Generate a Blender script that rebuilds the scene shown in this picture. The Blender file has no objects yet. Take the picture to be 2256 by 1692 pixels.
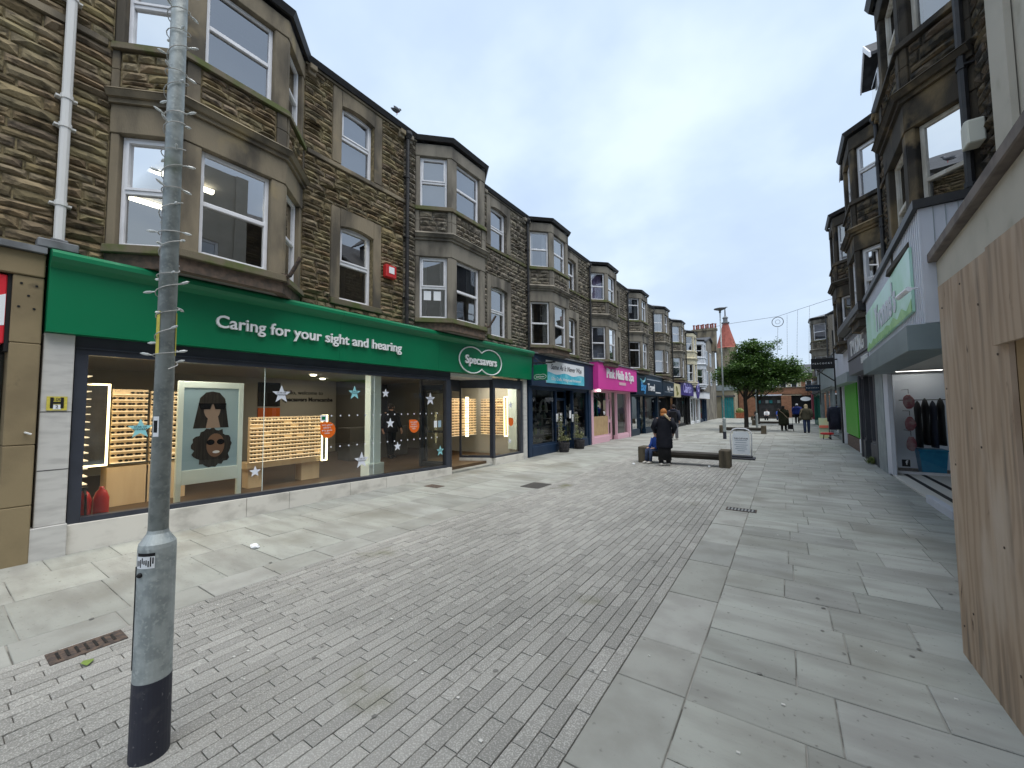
import bpy, bmesh, math, random
from mathutils import Vector, Matrix
R = random.Random(7)
rad = math.radians
SC = bpy.context.scene
COL = SC.collection
# ------------------------------------------------------------------ camera
YAW, PITCH, ROLL, CAMH = rad(34.0), rad(3.3), rad(.5), 1.65
ax = Vector((-math.sin(YAW)*math.cos(PITCH), math.cos(YAW)*math.cos(PITCH), math.sin(PITCH)))
r0 = Vector((math.cos(YAW), math.sin(YAW), 0)); u0 = r0.cross(ax)
rr = r0*math.cos(ROLL)-u0*math.sin(ROLL); uu = u0*math.cos(ROLL)+r0*math.sin(ROLL)
cd = bpy.data.cameras.new('camera'); cam = bpy.data.objects.new('camera', cd); COL.objects.link(cam)
cam.matrix_world = Matrix(((rr.x, uu.x, -ax.x, 0), (rr.y, uu.y, -ax.y, 0), (rr.z, uu.z, -ax.z, CAMH), (0, 0, 0, 1)))
cd.sensor_fit = 'HORIZONTAL'; cd.sensor_width = 36; cd.lens = 36*890/2256
cd.clip_start = .05; cd.clip_end = 3000
SC.camera = cam
# ------------------------------------------------------------------ overcast sky
SUN_EL, SUN_AZ = rad(72), rad(105)      # azimuth measured from +Y towards +X
wd = bpy.data.worlds.new('World'); SC.world = wd; wd.use_nodes = True
nt = wd.node_tree; nt.nodes.clear()
def N(tree, typ, **kw):
    n = tree.nodes.new(typ)
    for k, v in kw.items(): setattr(n, k, v)
    return n
wo = N(nt, 'ShaderNodeOutputWorld'); bg = N(nt, 'ShaderNodeBackground'); bg.inputs[1].default_value = .68
sk = N(nt, 'ShaderNodeTexSky', sky_type='NISHITA'); sk.sun_disc = False
sk.sun_elevation = SUN_EL; sk.sun_rotation = SUN_AZ; sk.air_density = 1; sk.dust_density = 3
skm = N(nt, 'ShaderNodeVectorMath', operation='SCALE'); skm.inputs[3].default_value = .10
nt.links.new(sk.outputs[0], skm.inputs[0])
tc = N(nt, 'ShaderNodeTexCoord'); sp = N(nt, 'ShaderNodeSeparateXYZ'); nt.links.new(tc.outputs['Generated'], sp.inputs[0])
za = N(nt, 'ShaderNodeMath', operation='MAXIMUM'); za.inputs[1].default_value = 0; nt.links.new(sp.outputs[2], za.inputs[0])
zb = N(nt, 'ShaderNodeMath', operation='ADD'); zb.inputs[1].default_value = .35; nt.links.new(za.outputs[0], zb.inputs[0])
dv = N(nt, 'ShaderNodeVectorMath', operation='DIVIDE'); nt.links.new(tc.outputs['Generated'], dv.inputs[0])
cz = N(nt, 'ShaderNodeCombineXYZ')
for i in range(3): nt.links.new(zb.outputs[0], cz.inputs[i])
nt.links.new(cz.outputs[0], dv.inputs[1])
nz = N(nt, 'ShaderNodeTexNoise'); nz.inputs['Scale'].default_value = 1.9; nz.inputs['Detail'].default_value = 5; nz.inputs['Roughness'].default_value = .5
nt.links.new(dv.outputs[0], nz.inputs['Vector'])
cr = N(nt, 'ShaderNodeValToRGB')
e = cr.color_ramp.elements
e[0].position = .32; e[0].color = (.395, .495, .64, 1); e[1].position = .70; e[1].color = (.60, .70, .79, 1)
x = e.new(.5); x.color = (.455, .56, .705, 1)
nt.links.new(nz.outputs[0], cr.inputs[0])
hz = N(nt, 'ShaderNodeMapRange'); hz.inputs[1].default_value = 0; hz.inputs[2].default_value = .45; hz.inputs[3].default_value = .55; hz.inputs[4].default_value = 0
nt.links.new(za.outputs[0], hz.inputs[0])
mh = N(nt, 'ShaderNodeMixRGB'); nt.links.new(hz.outputs[0], mh.inputs[0]); nt.links.new(cr.outputs[0], mh.inputs[1]); mh.inputs[2].default_value = (.47, .55, .64, 1)
mx = N(nt, 'ShaderNodeMixRGB'); mx.inputs[0].default_value = .88
nt.links.new(skm.outputs[0], mx.inputs[1]); nt.links.new(mh.outputs[0], mx.inputs[2])
nt.links.new(mx.outputs[0], bg.inputs[0]); nt.links.new(bg.outputs[0], wo.inputs[0])
# ------------------------------------------------------------------ veiled sun
sd = bpy.data.lights.new('sun', 'SUN'); sd.energy = 1.5; sd.angle = rad(55); sd.color = (1, .97, .93)
sun = bpy.data.objects.new('sun', sd); COL.objects.link(sun); sun.location = (20, 20, 40)
to = Vector((math.sin(SUN_AZ)*math.cos(SUN_EL), math.cos(SUN_AZ)*math.cos(SUN_EL), math.sin(SUN_EL)))
sun.rotation_euler = to.to_track_quat('Z', 'Y').to_euler()
vs = SC.view_settings; vs.view_transform = 'Standard'; vs.look = 'None'; vs.gamma = 1; vs.exposure = 1.22
vs.use_curve_mapping = False
# ------------------------------------------------------------------ materials
MATS = {}
def mat(name, c, c2=None, sc=3, det=5, lo=.35, hi=.65, rough=.8, bump=0, bsc=30, rnd=0, hue=0, metal=0, spec=.3,
        stretch=None, speck=None, ssc=180, slo=.55, shi=.7, moss=None, msc=1.2, mlo=.58, mhi=.75, emit=0, trans=0):
    if name in MATS: return MATS[name]
    m = bpy.data.materials.new(name); m.use_nodes = True; t = m.node_tree; t.nodes.clear(); L = t.links.new
    out = N(t, 'ShaderNodeOutputMaterial'); b = N(t, 'ShaderNodeBsdfPrincipled'); L(b.outputs[0], out.inputs[0])
    b.inputs['Roughness'].default_value = rough; b.inputs['Metallic'].default_value = metal
    b.inputs['Specular IOR Level'].default_value = spec
    geo = N(t, 'ShaderNodeNewGeometry'); vec = geo.outputs['Position']
    if stretch:
        mp = N(t, 'ShaderNodeVectorMath', operation='MULTIPLY'); mp.inputs[1].default_value = stretch; L(vec, mp.inputs[0]); vec2 = mp.outputs[0]
    else: vec2 = vec
    rgb = N(t, 'ShaderNodeRGB'); rgb.outputs[0].default_value = (*c, 1); col = rgb.outputs[0]
    def layer(col, c2, sc, lo, hi, v, det=5):
        n = N(t, 'ShaderNodeTexNoise'); n.inputs['Scale'].default_value = sc; n.inputs['Detail'].default_value = det
        L(v, n.inputs['Vector'])
        mr = N(t, 'ShaderNodeMapRange', interpolation_type='SMOOTHSTEP'); mr.inputs[1].default_value = lo; mr.inputs[2].default_value = hi; L(n.outputs[0], mr.inputs[0])
        mi = N(t, 'ShaderNodeMixRGB'); L(mr.outputs[0], mi.inputs[0]); L(col, mi.inputs[1]); mi.inputs[2].default_value = (*c2, 1)
        return mi.outputs[0]
    if c2: col = layer(col, c2, sc, lo, hi, vec2, det)
    if speck: col = layer(col, speck, ssc, slo, shi, vec, 2)
    if rnd or hue:
        oi = N(t, 'ShaderNodeObjectInfo'); ad = N(t, 'ShaderNodeMath', operation='ADD'); L(oi.outputs['Random'], ad.inputs[0]); L(geo.outputs['Random Per Island'], ad.inputs[1])
        wn = N(t, 'ShaderNodeTexWhiteNoise', noise_dimensions='1D'); L(ad.outputs[0], wn.inputs['W'])
        hs = N(t, 'ShaderNodeHueSaturation'); L(col, hs.inputs['Color'])
        mr = N(t, 'ShaderNodeMapRange'); mr.inputs[3].default_value = 1-rnd; mr.inputs[4].default_value = 1+rnd; L(wn.outputs[0], mr.inputs[0]); L(mr.outputs[0], hs.inputs['Value'])
        if hue:
            sx = N(t, 'ShaderNodeSeparateColor'); L(wn.outputs[1], sx.inputs[0])
            m2 = N(t, 'ShaderNodeMapRange'); m2.inputs[3].default_value = .5-hue; m2.inputs[4].default_value = .5+hue; L(sx.outputs[1], m2.inputs[0]); L(m2.outputs[0], hs.inputs['Hue'])
            m3 = N(t, 'ShaderNodeMapRange'); m3.inputs[3].default_value = 1-hue*9; m3.inputs[4].default_value = 1+hue*9; L(sx.outputs[2], m3.inputs[0]); L(m3.outputs[0], hs.inputs['Saturation'])
        col = hs.outputs[0]
    if moss: col = layer(col, moss, msc, mlo, mhi, vec)
    L(col, b.inputs['Base Color'])
    if bump:
        n = N(t, 'ShaderNodeTexNoise'); n.inputs['Scale'].default_value = bsc; n.inputs['Detail'].default_value = 6; L(vec2, n.inputs['Vector'])
        bp = N(t, 'ShaderNodeBump'); bp.inputs['Strength'].default_value = min(1, bump); bp.inputs['Distance'].default_value = .012; L(n.outputs[0], bp.inputs['Height']); L(bp.outputs[0], b.inputs['Normal'])
    if emit:
        L(col, b.inputs['Emission Color']); b.inputs['Emission Strength'].default_value = emit
    MATS[name] = m; return m
def glassmat(name, ior=1.55, tint=(1, 1, 1), boost=1.0, rough=0.0, base=0.0):
    m = bpy.data.materials.new(name); m.use_nodes = True; t = m.node_tree; t.nodes.clear(); L = t.links.new
    out = N(t, 'ShaderNodeOutputMaterial'); tr = N(t, 'ShaderNodeBsdfTransparent'); tr.inputs[0].default_value = (*tint, 1)
    gl = N(t, 'ShaderNodeBsdfGlossy'); gl.inputs['Roughness'].default_value = rough
    fr = N(t, 'ShaderNodeFresnel'); fr.inputs[0].default_value = ior
    geo = N(t, 'ShaderNodeNewGeometry'); n = N(t, 'ShaderNodeTexNoise'); n.inputs['Scale'].default_value = .9; L(geo.outputs['Position'], n.inputs['Vector'])
    bp = N(t, 'ShaderNodeBump'); bp.inputs['Strength'].default_value = .12; bp.inputs['Distance'].default_value = .02; L(n.outputs[0], bp.inputs['Height']); L(bp.outputs[0], gl.inputs['Normal'])
    mu = N(t, 'ShaderNodeMath', operation='MULTIPLY', use_clamp=True); mu.inputs[1].default_value = boost; L(fr.outputs[0], mu.inputs[0])
    ad = N(t, 'ShaderNodeMath', operation='ADD', use_clamp=True); ad.inputs[1].default_value = base; L(mu.outputs[0], ad.inputs[0])
    mi = N(t, 'ShaderNodeMixShader'); L(ad.outputs[0], mi.inputs[0]); L(tr.outputs[0], mi.inputs[1]); L(gl.outputs[0], mi.inputs[2]); L(mi.outputs[0], out.inputs[0])
    MATS[name] = m; return m
# ------------------------------------------------------------------ geometry helpers
class G:
    def __init__(s): s.v = []; s.f = []
    def poly(s, pts):
        i = len(s.v); s.v += [tuple(p) for p in pts]; s.f.append(tuple(range(i, i+len(pts)))); return s
    def hexa(s, p):
        i = len(s.v); s.v += [tuple(q) for q in p]
        for f in ((0, 3, 2, 1), (4, 5, 6, 7), (0, 1, 5, 4), (1, 2, 6, 5), (2, 3, 7, 6), (3, 0, 4, 7)): s.f.append(tuple(i+k for k in f))
        return s
    def box(s, x0, x1, y0, y1, z0, z1):
        return s.hexa([(x0, y0, z0), (x1, y0, z0), (x1, y1, z0), (x0, y1, z0), (x0, y0, z1), (x1, y0, z1), (x1, y1, z1), (x0, y1, z1)])
    def prism(s, pts, vec):
        n = len(pts); i = len(s.v); vec = Vector(vec)
        s.v += [tuple(p) for p in pts] + [tuple(Vector(p)+vec) for p in pts]
        s.f.append(tuple(i+k for k in range(n))); s.f.append(tuple(i+n+k for k in reversed(range(n))))
        for k in range(n): a, b = k, (k+1) % n; s.f.append((i+a, i+b, i+n+b, i+n+a))
        return s
    def tube(s, pts, r, n=8, cap=True):
        pts = [Vector(p) for p in pts]; rs = r if isinstance(r, (list, tuple)) else [r]*len(pts); base = len(s.v)
        prev = None
        for k, p in enumerate(pts):
            d = (pts[min(k+1, len(pts)-1)]-pts[max(k-1, 0)]).normalized()
            if prev is None:
                a = Vector((0, 0, 1)) if abs(d.z) < .9 else Vector((1, 0, 0)); e1 = d.cross(a).normalized()
            else: e1 = (prev-d*prev.dot(d)).normalized()
            prev = e1; e2 = d.cross(e1)
            for j in range(n):
                a = 2*math.pi*j/n; s.v.append(tuple(p+(e1*math.cos(a)+e2*math.sin(a))*rs[k]))
        for k in range(len(pts)-1):
            for j in range(n): s.f.append((base+k*n+j, base+k*n+(j+1) % n, base+(k+1)*n+(j+1) % n, base+(k+1)*n+j))
        if cap:
            s.f.append(tuple(base+j for j in reversed(range(n)))); s.f.append(tuple(base+(len(pts)-1)*n+j for j in range(n)))
        return s
    def lathe(s, prof, c=(0, 0, 0), n=20, sx=1, sy=1):
        base = len(s.v)
        for (r, z) in prof:
            for j in range(n): a = 2*math.pi*j/n; s.v.append((c[0]+r*sx*math.cos(a), c[1]+r*sy*math.sin(a), c[2]+z))
        for k in range(len(prof)-1):
            for j in range(n): s.f.append((base+k*n+j, base+k*n+(j+1) % n, base+(k+1)*n+(j+1) % n, base+(k+1)*n+j))
        s.f.append(tuple(base+j for j in reversed(range(n)))); s.f.append(tuple(base+(len(prof)-1)*n+j for j in range(n)))
        return s
    def ball(s, c, r, nu=10, nv=6, jit=0):
        rx, ry, rz = r if isinstance(r, (list, tuple)) else (r, r, r); base = len(s.v)
        for k in range(1, nv):
            th = math.pi*k/nv
            for j in range(nu):
                a = 2*math.pi*j/nu; q = 1+jit*R.uniform(-1, 1)
                s.v.append((c[0]+rx*q*math.sin(th)*math.cos(a), c[1]+ry*q*math.sin(th)*math.sin(a), c[2]+rz*q*math.cos(th)))
        t = len(s.v); s.v.append((c[0], c[1], c[2]+rz)); s.v.append((c[0], c[1], c[2]-rz))
        for k in range(nv-2):
            for j in range(nu): s.f.append((base+k*nu+j, base+(k+1)*nu+j, base+(k+1)*nu+(j+1) % nu, base+k*nu+(j+1) % nu))
        for j in range(nu):
            s.f.append((t, base+j, base+(j+1) % nu)); s.f.append((t+1, base+(nv-2)*nu+(j+1) % nu, base+(nv-2)*nu+j))
        return s
    def add(s, o):
        i = len(s.v); s.v += o.v; s.f += [tuple(i+k for k in f) for f in o.f]; return s
    def xf(s, M):
        s.v = [tuple(M @ Vector(p)) for p in s.v]; return s
ROOT = {}
def link(o, parent=None):
    COL.objects.link(o)
    if parent is not None: o.parent = parent
    return o
def rootloc(p):
    while p.parent is not None: p = p.parent
    return p.location.copy()
def mesh_of(g, name, off=(0, 0, 0), smooth=False, bevel=0, seg=1):
    me = bpy.data.meshes.new(name)
    o = Vector(off)
    me.from_pydata([(p[0]-o.x, p[1]-o.y, p[2]-o.z) for p in g.v], [], g.f)
    bm = bmesh.new(); bm.from_mesh(me); bmesh.ops.recalc_face_normals(bm, faces=bm.faces)
    if bevel: bmesh.ops.bevel(bm, geom=[e for e in bm.edges if len(e.link_faces) == 2 and e.calc_face_angle(0) > .6], offset=bevel, segments=seg, affect='EDGES', profile=.5, clamp_overlap=True)
    bm.to_mesh(me); bm.free()
    if smooth: me.polygons.foreach_set('use_smooth', [True]*len(me.polygons))
    return me
def obj(name, g, m, parent=None, label=None, cat=None, group=None, kind=None, smooth=False, bevel=0, seg=1, me=None):
    if me is None:
        if parent is not None: off = rootloc(parent)
        else:
            xs = [p[0] for p in g.v]; ys = [p[1] for p in g.v]; zs = [p[2] for p in g.v]
            off = Vector(((min(xs)+max(xs))/2, (min(ys)+max(ys))/2, min(zs)))
        me = mesh_of(g, name, off, smooth, bevel, seg)
    o = bpy.data.objects.new(name, me)
    if parent is None: o.location = off
    link(o, parent)
    if m is not None:
        me.materials.clear(); me.materials.append(MATS[m] if isinstance(m, str) else m)
    tag(o, label, cat, group, kind); return o
def tag(o, label=None, cat=None, group=None, kind=None):
    if label: o['label'] = label
    if cat: o['category'] = cat
    if group: o['group'] = group
    if kind: o['kind'] = kind
    return o
def thing(name, loc, label=None, cat=None, group=None, kind=None, rz=0):
    o = bpy.data.objects.new(name, None); o.location = loc; o.rotation_euler = (0, 0, rz); link(o); o.empty_display_size = .2
    return tag(o, label, cat, group, kind)
def copytree(o, parent=None, **kw):
    c = o.copy(); link(c, parent)
    for ch in list(o.children): copytree(ch, c)
    for k, v in kw.items(): c[k] = v
    return c
def inst(name, me, loc, rotz=0, scale=(1, 1, 1), parent=None, rot=None):
    o = bpy.data.objects.new(name, me); link(o, parent)
    off = rootloc(parent) if parent is not None else Vector((0, 0, 0))
    o.location = Vector(loc)-off; o.rotation_euler = rot if rot else (0, 0, rotz); o.scale = scale
    return o
def text_g(body, size, align='CENTER', extrude=.0, bold=0, sx=1, shear=0, sp=1):
    c = bpy.data.curves.new('t', 'FONT'); c.body = body; c.size = size; c.align_x = align; c.align_y = 'CENTER'
    c.extrude = extrude; c.offset = bold; c.shear = shear; c.space_character = sp; c.resolution_u = 3
    o = bpy.data.objects.new('t', c); COL.objects.link(o)
    dg = bpy.context.evaluated_depsgraph_get(); me = bpy.data.meshes.new_from_object(o.evaluated_get(dg))
    g = G(); g.v = [(p.co.x*sx, p.co.y, p.co.z) for p in me.vertices]; g.f = [tuple(p.vertices) for p in me.polygons]
    bpy.data.objects.remove(o); bpy.data.curves.remove(c); bpy.data.meshes.remove(me)
    return g
def basis(o, xd, yd):
    """matrix taking local x,y to world directions xd, yd (z = xd x yd), origin o"""
    xd = Vector(xd).normalized(); yd = Vector(yd).normalized(); zd = xd.cross(yd)
    return Matrix(((xd.x, yd.x, zd.x, o[0]), (xd.y, yd.y, zd.y, o[1]), (xd.z, yd.z, zd.z, o[2]), (0, 0, 0, 1)))
def text_left(body, size, x, y, z, **k):    # on a face looking to +x (reading direction is +y)
    return text_g(body, size, **k).xf(basis((x, y, z), (0, 1, 0), (0, 0, 1)))
def text_right(body, size, x, y, z, **k):   # on a face looking to -x (reading direction is -y)
    return text_g(body, size, **k).xf(basis((x, y, z), (0, -1, 0), (0, 0, 1)))
def text_south(body, size, x, y, z, **k):   # on a face looking to -y
    return text_g(body, size, **k).xf(basis((x, y, z), (1, 0, 0), (0, 0, 1)))
# ------------------------------------------------------------------ palette
mat('stone_warm', (.2, .157, .095), (.066, .053, .036), sc=9, lo=.45, hi=.72, rough=.95, bump=.9, bsc=28, rnd=.42, hue=.016, moss=(.265, .222, .12), msc=3, mlo=.52, mhi=.76)
mat('stone_grey', (.175, .152, .116), (.06, .053, .044), sc=9, lo=.45, hi=.72, rough=.95, bump=.9, bsc=28, rnd=.42, hue=.012, moss=(.33, .31, .27), msc=14, mlo=.58, mhi=.74)
mat('stone_dark', (.11, .085, .055), (.03, .027, .022), sc=7, lo=.4, hi=.62, rough=.95, bump=.9, bsc=28, rnd=.35, hue=.015)
mat('stone_cream', (.62, .56, .4), (.5, .45, .33), sc=4, rough=.8)
mat('stone_white', (.6, .62, .66), (.5, .52, .55), sc=4, rough=.8)
mat('mortar_warm', (.27, .215, .12), (.14, .115, .066), sc=20, rough=1, bump=.4)
mat('mortar_grey', (.2, .18, .145), (.1, .09, .075), sc=20, rough=1, bump=.4)
mat('mortar_dark', (.085, .07, .05), (.04, .035, .028), sc=20, rough=1, bump=.4)
mat('dressed_warm', (.245, .203, .14), (.085, .074, .058), sc=2.0, lo=.4, hi=.68, rough=.9, bump=.3, bsc=60, stretch=(1, 1, .35), moss=(.33, .26, .145), msc=1.7, mlo=.56, mhi=.8)
mat('dressed_grey', (.24, .216, .175), (.088, .08, .067), sc=2.0, lo=.4, hi=.68, rough=.9, bump=.3, bsc=60, stretch=(1, 1, .35))
mat('dressed_dark', (.05, .042, .032), (.21, .155, .085), sc=1.9, lo=.5, hi=.74, rough=.9, bump=.3, bsc=60, stretch=(1, 1, .6), moss=(.018, .016, .014), msc=2.6, mlo=.52, mhi=.68)
mat('sill_moss', (.13, .11, .075), (.085, .1, .035), sc=3, lo=.4, hi=.62, rough=.95, bump=.35, bsc=40)
mat('brick_dull', (.17, .12, .09), (.1, .08, .065), sc=12, rough=.95, rnd=.2, bump=.3)
mat('upvc', (.78, .78, .8), (.7, .7, .72), sc=6, rough=.35, spec=.5)
mat('wood_white', (.6, .58, .53), (.42, .39, .33), sc=11, rough=.6, stretch=(1, 1, .3))
mat('plaster', (.24, .23, .21), (.2, .19, .175), sc=1, rough=.95)
mat('plaster_dim', (.16, .15, .14), (.12, .115, .11), sc=1, rough=.95)
mat('curtain', (.62, .6, .56), (.45, .43, .4), sc=16, rough=.95, stretch=(1, 1, .05))
mat('blind', (.3, .31, .37), (.26, .27, .33), sc=2, rough=.9)
mat('curtain_lilac', (.55, .42, .62), (.4, .3, .47), sc=14, rough=.95, stretch=(1, 1, .05))
mat('slate', (.075, .078, .085), (.045, .047, .052), sc=6, rough=.75, bump=.3, bsc=15, rnd=.2)
mat('iron_black', (.018, .018, .02), (.03, .028, .027), sc=8, rough=.5, spec=.4)
mat('lead', (.2, .21, .22), (.12, .125, .13), sc=5, rough=.6)
mat('pipe_white', (.66, .66, .64), (.4, .38, .34), sc=4, rough=.55, lo=.5, hi=.85, stretch=(1, 1, .25))
mat('terracotta', (.42, .14, .07), (.3, .1, .05), sc=6, rough=.9)
mat('galv', (.4, .44, .435), (.28, .315, .315), sc=14, lo=.38, hi=.62, rough=.5, metal=.2, spec=.5, bump=.08, bsc=60, speck=(.45, .49, .48), ssc=60, slo=.5, shi=.75, moss=(.2, .235, .17), msc=3.5, mlo=.6, mhi=.8)
mat('post_dark', (.028, .03, .045), (.055, .055, .065), sc=14, lo=.5, hi=.75, rough=.55, spec=.4, speck=(.13, .13, .14), ssc=55, slo=.66, shi=.74)
mat('clear_bulb', (.75, .78, .76), (.5, .53, .52), sc=50, rough=.15, spec=.8)
mat('cord_white', (.55, .55, .52), (.42, .42, .4), sc=30, rough=.5)
mat('sett', (.24, .236, .215), (.315, .308, .282), sc=.5, lo=.36, hi=.66, rough=.9, bump=.6, bsc=220, rnd=.12, speck=(.45, .44, .405), ssc=120, slo=.48, shi=.66, moss=(.165, .165, .1), msc=1.1, mlo=.62, mhi=.78)
mat('sett_joint', (.07, .066, .06), (.12, .112, .1), sc=30, rough=1)
mat('flag', (.33, .338, .305), (.255, .255, .23), sc=3.2, lo=.35, hi=.7, rough=.82, bump=.3, bsc=35, rnd=.13, hue=.014, stretch=(.5, 1.6, 1), speck=(.16, .155, .14), ssc=26, slo=.64, shi=.78, moss=(.2, .195, .165), msc=.8, mlo=.48, mhi=.76)
mat('flag_kerb', (.315, .318, .288), (.25, .248, .222), sc=3, lo=.35, hi=.7, rough=.8, bump=.25, bsc=35, rnd=.12, hue=.01, speck=(.17, .165, .15), ssc=22, slo=.66, shi=.8)
mat('joint_light', (.31, .3, .27), (.14, .135, .12), sc=2.4, lo=.48, hi=.56, rough=1)
mat('joint_dark', (.07, .065, .055), (.2, .19, .17), sc=2.4, lo=.5, hi=.7, rough=1)
mat('green', (.0, .175, .07), (.002, .155, .065), sc=.6, rough=.38, spec=.45)
mat('green_dark', (.0, .13, .055), rough=.4)
mat('anthracite', (.04, .046, .062), (.032, .037, .05), sc=3, rough=.42, spec=.45)
mat('white_letter', (.8, .8, .8), rough=.4)
mat('marble', (.66, .635, .575), (.45, .43, .385), sc=5, lo=.45, hi=.75, rough=.45, spec=.45, stretch=(1, .6, 1), moss=(.24, .215, .15), msc=6, mlo=.68, mhi=.8)
mat('pilaster', (.55, .54, .51), (.42, .41, .39), sc=7, lo=.4, hi=.8, rough=.6, stretch=(1, .5, 2))
mat('tan_stone', (.255, .2, .115), (.2, .155, .09), sc=2, rough=.85, bump=.15, moss=(.12, .095, .06), msc=5, mlo=.64, mhi=.78)
mat('black', (.012, .012, .013), rough=.6)
mat('red_sign', (.65, .03, .045), rough=.35)
mat('white_sign', (.8, .82, .84), rough=.35)
mat('yellow', (.68, .58, .1), (.55, .47, .08), sc=30, rough=.5)
mat('red', (.5, .02, .02), rough=.35, spec=.5)
mat('wood_floor', (.1, .062, .033), (.075, .046, .024), sc=5, rough=.5, stretch=(4, .3, 1))
mat('shop_wall', (.42, .4, .35), rough=.9)
mat('shop_wall_dark', (.12, .115, .105), rough=.9)
mat('ceiling_tile', (.62, .61, .58), rough=.95)
mat('maple', (.74, .585, .385), (.66, .5, .32), sc=4, rough=.5, stretch=(1, 1, .15))
mat('orange', (.75, .14, .015), rough=.4)
mat('teal_star', (.3, .66, .7), rough=.4)
mat('white_star', (.72, .75, .82), rough=.4)
mat('lamp_warm', (1, .9, .68), emit=4)
mat('lamp_soft', (1, .82, .45), emit=2.2)
mat('lamp_cool', (1, .97, .9), emit=3)
mat('shelf_glow', (1, .84, .58), rough=.4, emit=.3)
mat('pale_aqua', (.72, .84, .83), rough=.4)
mat('poster_blue', (.3, .44, .54), (.36, .5, .58), sc=1.2, rough=.3)
mat('hair_print', (.02, .019, .02), (.04, .036, .034), sc=40, rough=.4, stretch=(1, 1, .1))
mat('skin_print', (.2, .12, .085), rough=.4)
mat('skin_print_pale', (.33, .25, .21), rough=.4)
mat('lens_dark', (.008, .008, .01), rough=.2, spec=.6)
mat('spectacle', (.03, .02, .015), rough=.3)
mat('grey_text', (.04, .04, .045), rough=.6)
glassmat('shop_glass', 1.5, (.93, .97, .96), 1.35)
glassmat('win_glass', 1.55, (.8, .84, .86), 1.8, base=.27)
glassmat('clear_glass', 1.45, (.97, .98, .98), .8)
# ------------------------------------------------------------------ ground and paving
def proj(p):
    q = Vector(p)-Vector((0, 0, CAMH)); d = q.dot(ax)
    if d < .3: return None
    return (q.dot(rr)/d*890+1128, -q.dot(uu)/d*890+846, d)
def inview(p, m=60):
    a = proj(p); return a is not None and -m < a[0] < 2256+m and -m < a[1] < 1692+m
obj('ground', G().box(-160, 160, -60, 400, -.4, -.06), mat('asphalt', (.1, .1, .1), (.075, .075, .075), sc=5, rough=.95), kind='structure')
road = obj('road', G().box(-4.25, -.93, -2, 13.6, -.05, -.012), 'sett_joint', kind='structure')
pav_l = obj('pavement_left', G().box(-7.3, -4.25, -2.5, 62, -.05, -.010), 'joint_light', kind='structure')
pav_r = obj('pavement_right', G().box(-.93, 2.6, -2.5, 75, -.05, -.010), 'joint_light', kind='structure')
pav_m = obj('pavement_middle', G().box(-4.25, -.93, 13.6, 75, -.05, -.010), 'joint_dark', kind='structure')
def block_unit(c):
    g = G(); o = [(-.5, -.5), (.5, -.5), (.5, .5), (-.5, .5)]
    cx, cy = c
    i = [(-.5+cx, -.5+cy), (.5-cx, -.5+cy), (.5-cx, .5-cy), (-.5+cx, .5-cy)]
    g.v = [(a, b, -1) for a, b in o]+[(a, b, -.12) for a, b in o]+[(a, b, 0) for a, b in i]
    for k in range(4):
        n = (k+1) % 4; g.f += [(k, n, 4+n, 4+k), (4+k, 4+n, 8+n, 8+k)]
    g.f.append((8, 9, 10, 11)); return g
UNIT_SETT = [mesh_of(block_unit((.02, .06)), 'sett')]
UNIT_FLAG = mesh_of(block_unit((.008, .012)), 'flagstone')
UNIT_KERB = mesh_of(block_unit((.012, .008)), 'kerb_stone')
UNIT_SETT[0].materials.append(MATS['sett']); UNIT_FLAG.materials.append(MATS['flag']); UNIT_KERB.materials.append(MATS['flag_kerb'])
def lay(pieces, limit, name, unit, gunit, parent, m, gap, tilt=.004, dz=.003):
    """pieces (x0,x1,y0,y1): the nearest ones in view as objects, the rest joined"""
    def key(p):
        c = ((p[0]+p[1])/2, (p[2]+p[3])/2, 0); a = proj(c)
        return a[2] if (a and inview(c)) else 999+abs(c[1])
    ps = sorted(pieces, key=key); g = G(); off = rootloc(parent)
    for n, (x0, x1, y0, y1) in enumerate(ps):
        sx, sy = x1-x0-gap, y1-y0-gap; c = ((x0+x1)/2, (y0+y1)/2, R.uniform(-dz, dz*.3))
        if sx < .02 or sy < .02: continue
        if n < limit and key((x0, x1, y0, y1)) < 900:
            inst(name, unit, c, scale=(sx, sy, .03), parent=parent, rot=(R.uniform(-tilt, tilt), R.uniform(-tilt, tilt), R.uniform(-tilt, tilt)))
        else:
            i = len(g.v); g.v += [(c[0]+v[0]*sx, c[1]+v[1]*sy, c[2]+v[2]*.03) for v in gunit.v]; g.f += [tuple(i+k for k in f) for f in gunit.f]
    if g.v: obj(name, g, m, parent, kind='stuff')
sets = []; rw = 3.32/38
for r_ in range(38):
    y = -2+R.uniform(0, .1)+(.15 if r_ % 2 else 0)
    while y < 13.55:
        l = R.uniform(.28, .31); sets.append((-4.25+r_*rw, -4.25+(r_+1)*rw, y, min(y+l, 13.6))); y += l
lay(sets, 300, 'sett', UNIT_SETT[0], block_unit((.02, .06)), road, 'sett', .0055, .004, .003)
fl = []
for x0, x1, lo, hi in ((-5.62, -4.65, .42, .8), (-6.36, -5.62, .45, .9), (-7.14, -6.36, .5, .95)):
    y = -2.4
    while y < 60: l = R.uniform(lo, hi); fl.append((x0, x1, y, y+l)); y += l
lay(fl, 280, 'flagstone', UNIT_FLAG, block_unit((.008, .012)), pav_l, 'flag', .0065)
lay([(-4.65, -4.25, .44-.566*5+.566*k, .44-.566*4+.566*k) for k in range(110)], 60, 'kerb_stone', UNIT_KERB, block_unit((.012, .008)), pav_l, 'flag_kerb', .009)
fl = []; y = -2.4
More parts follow.
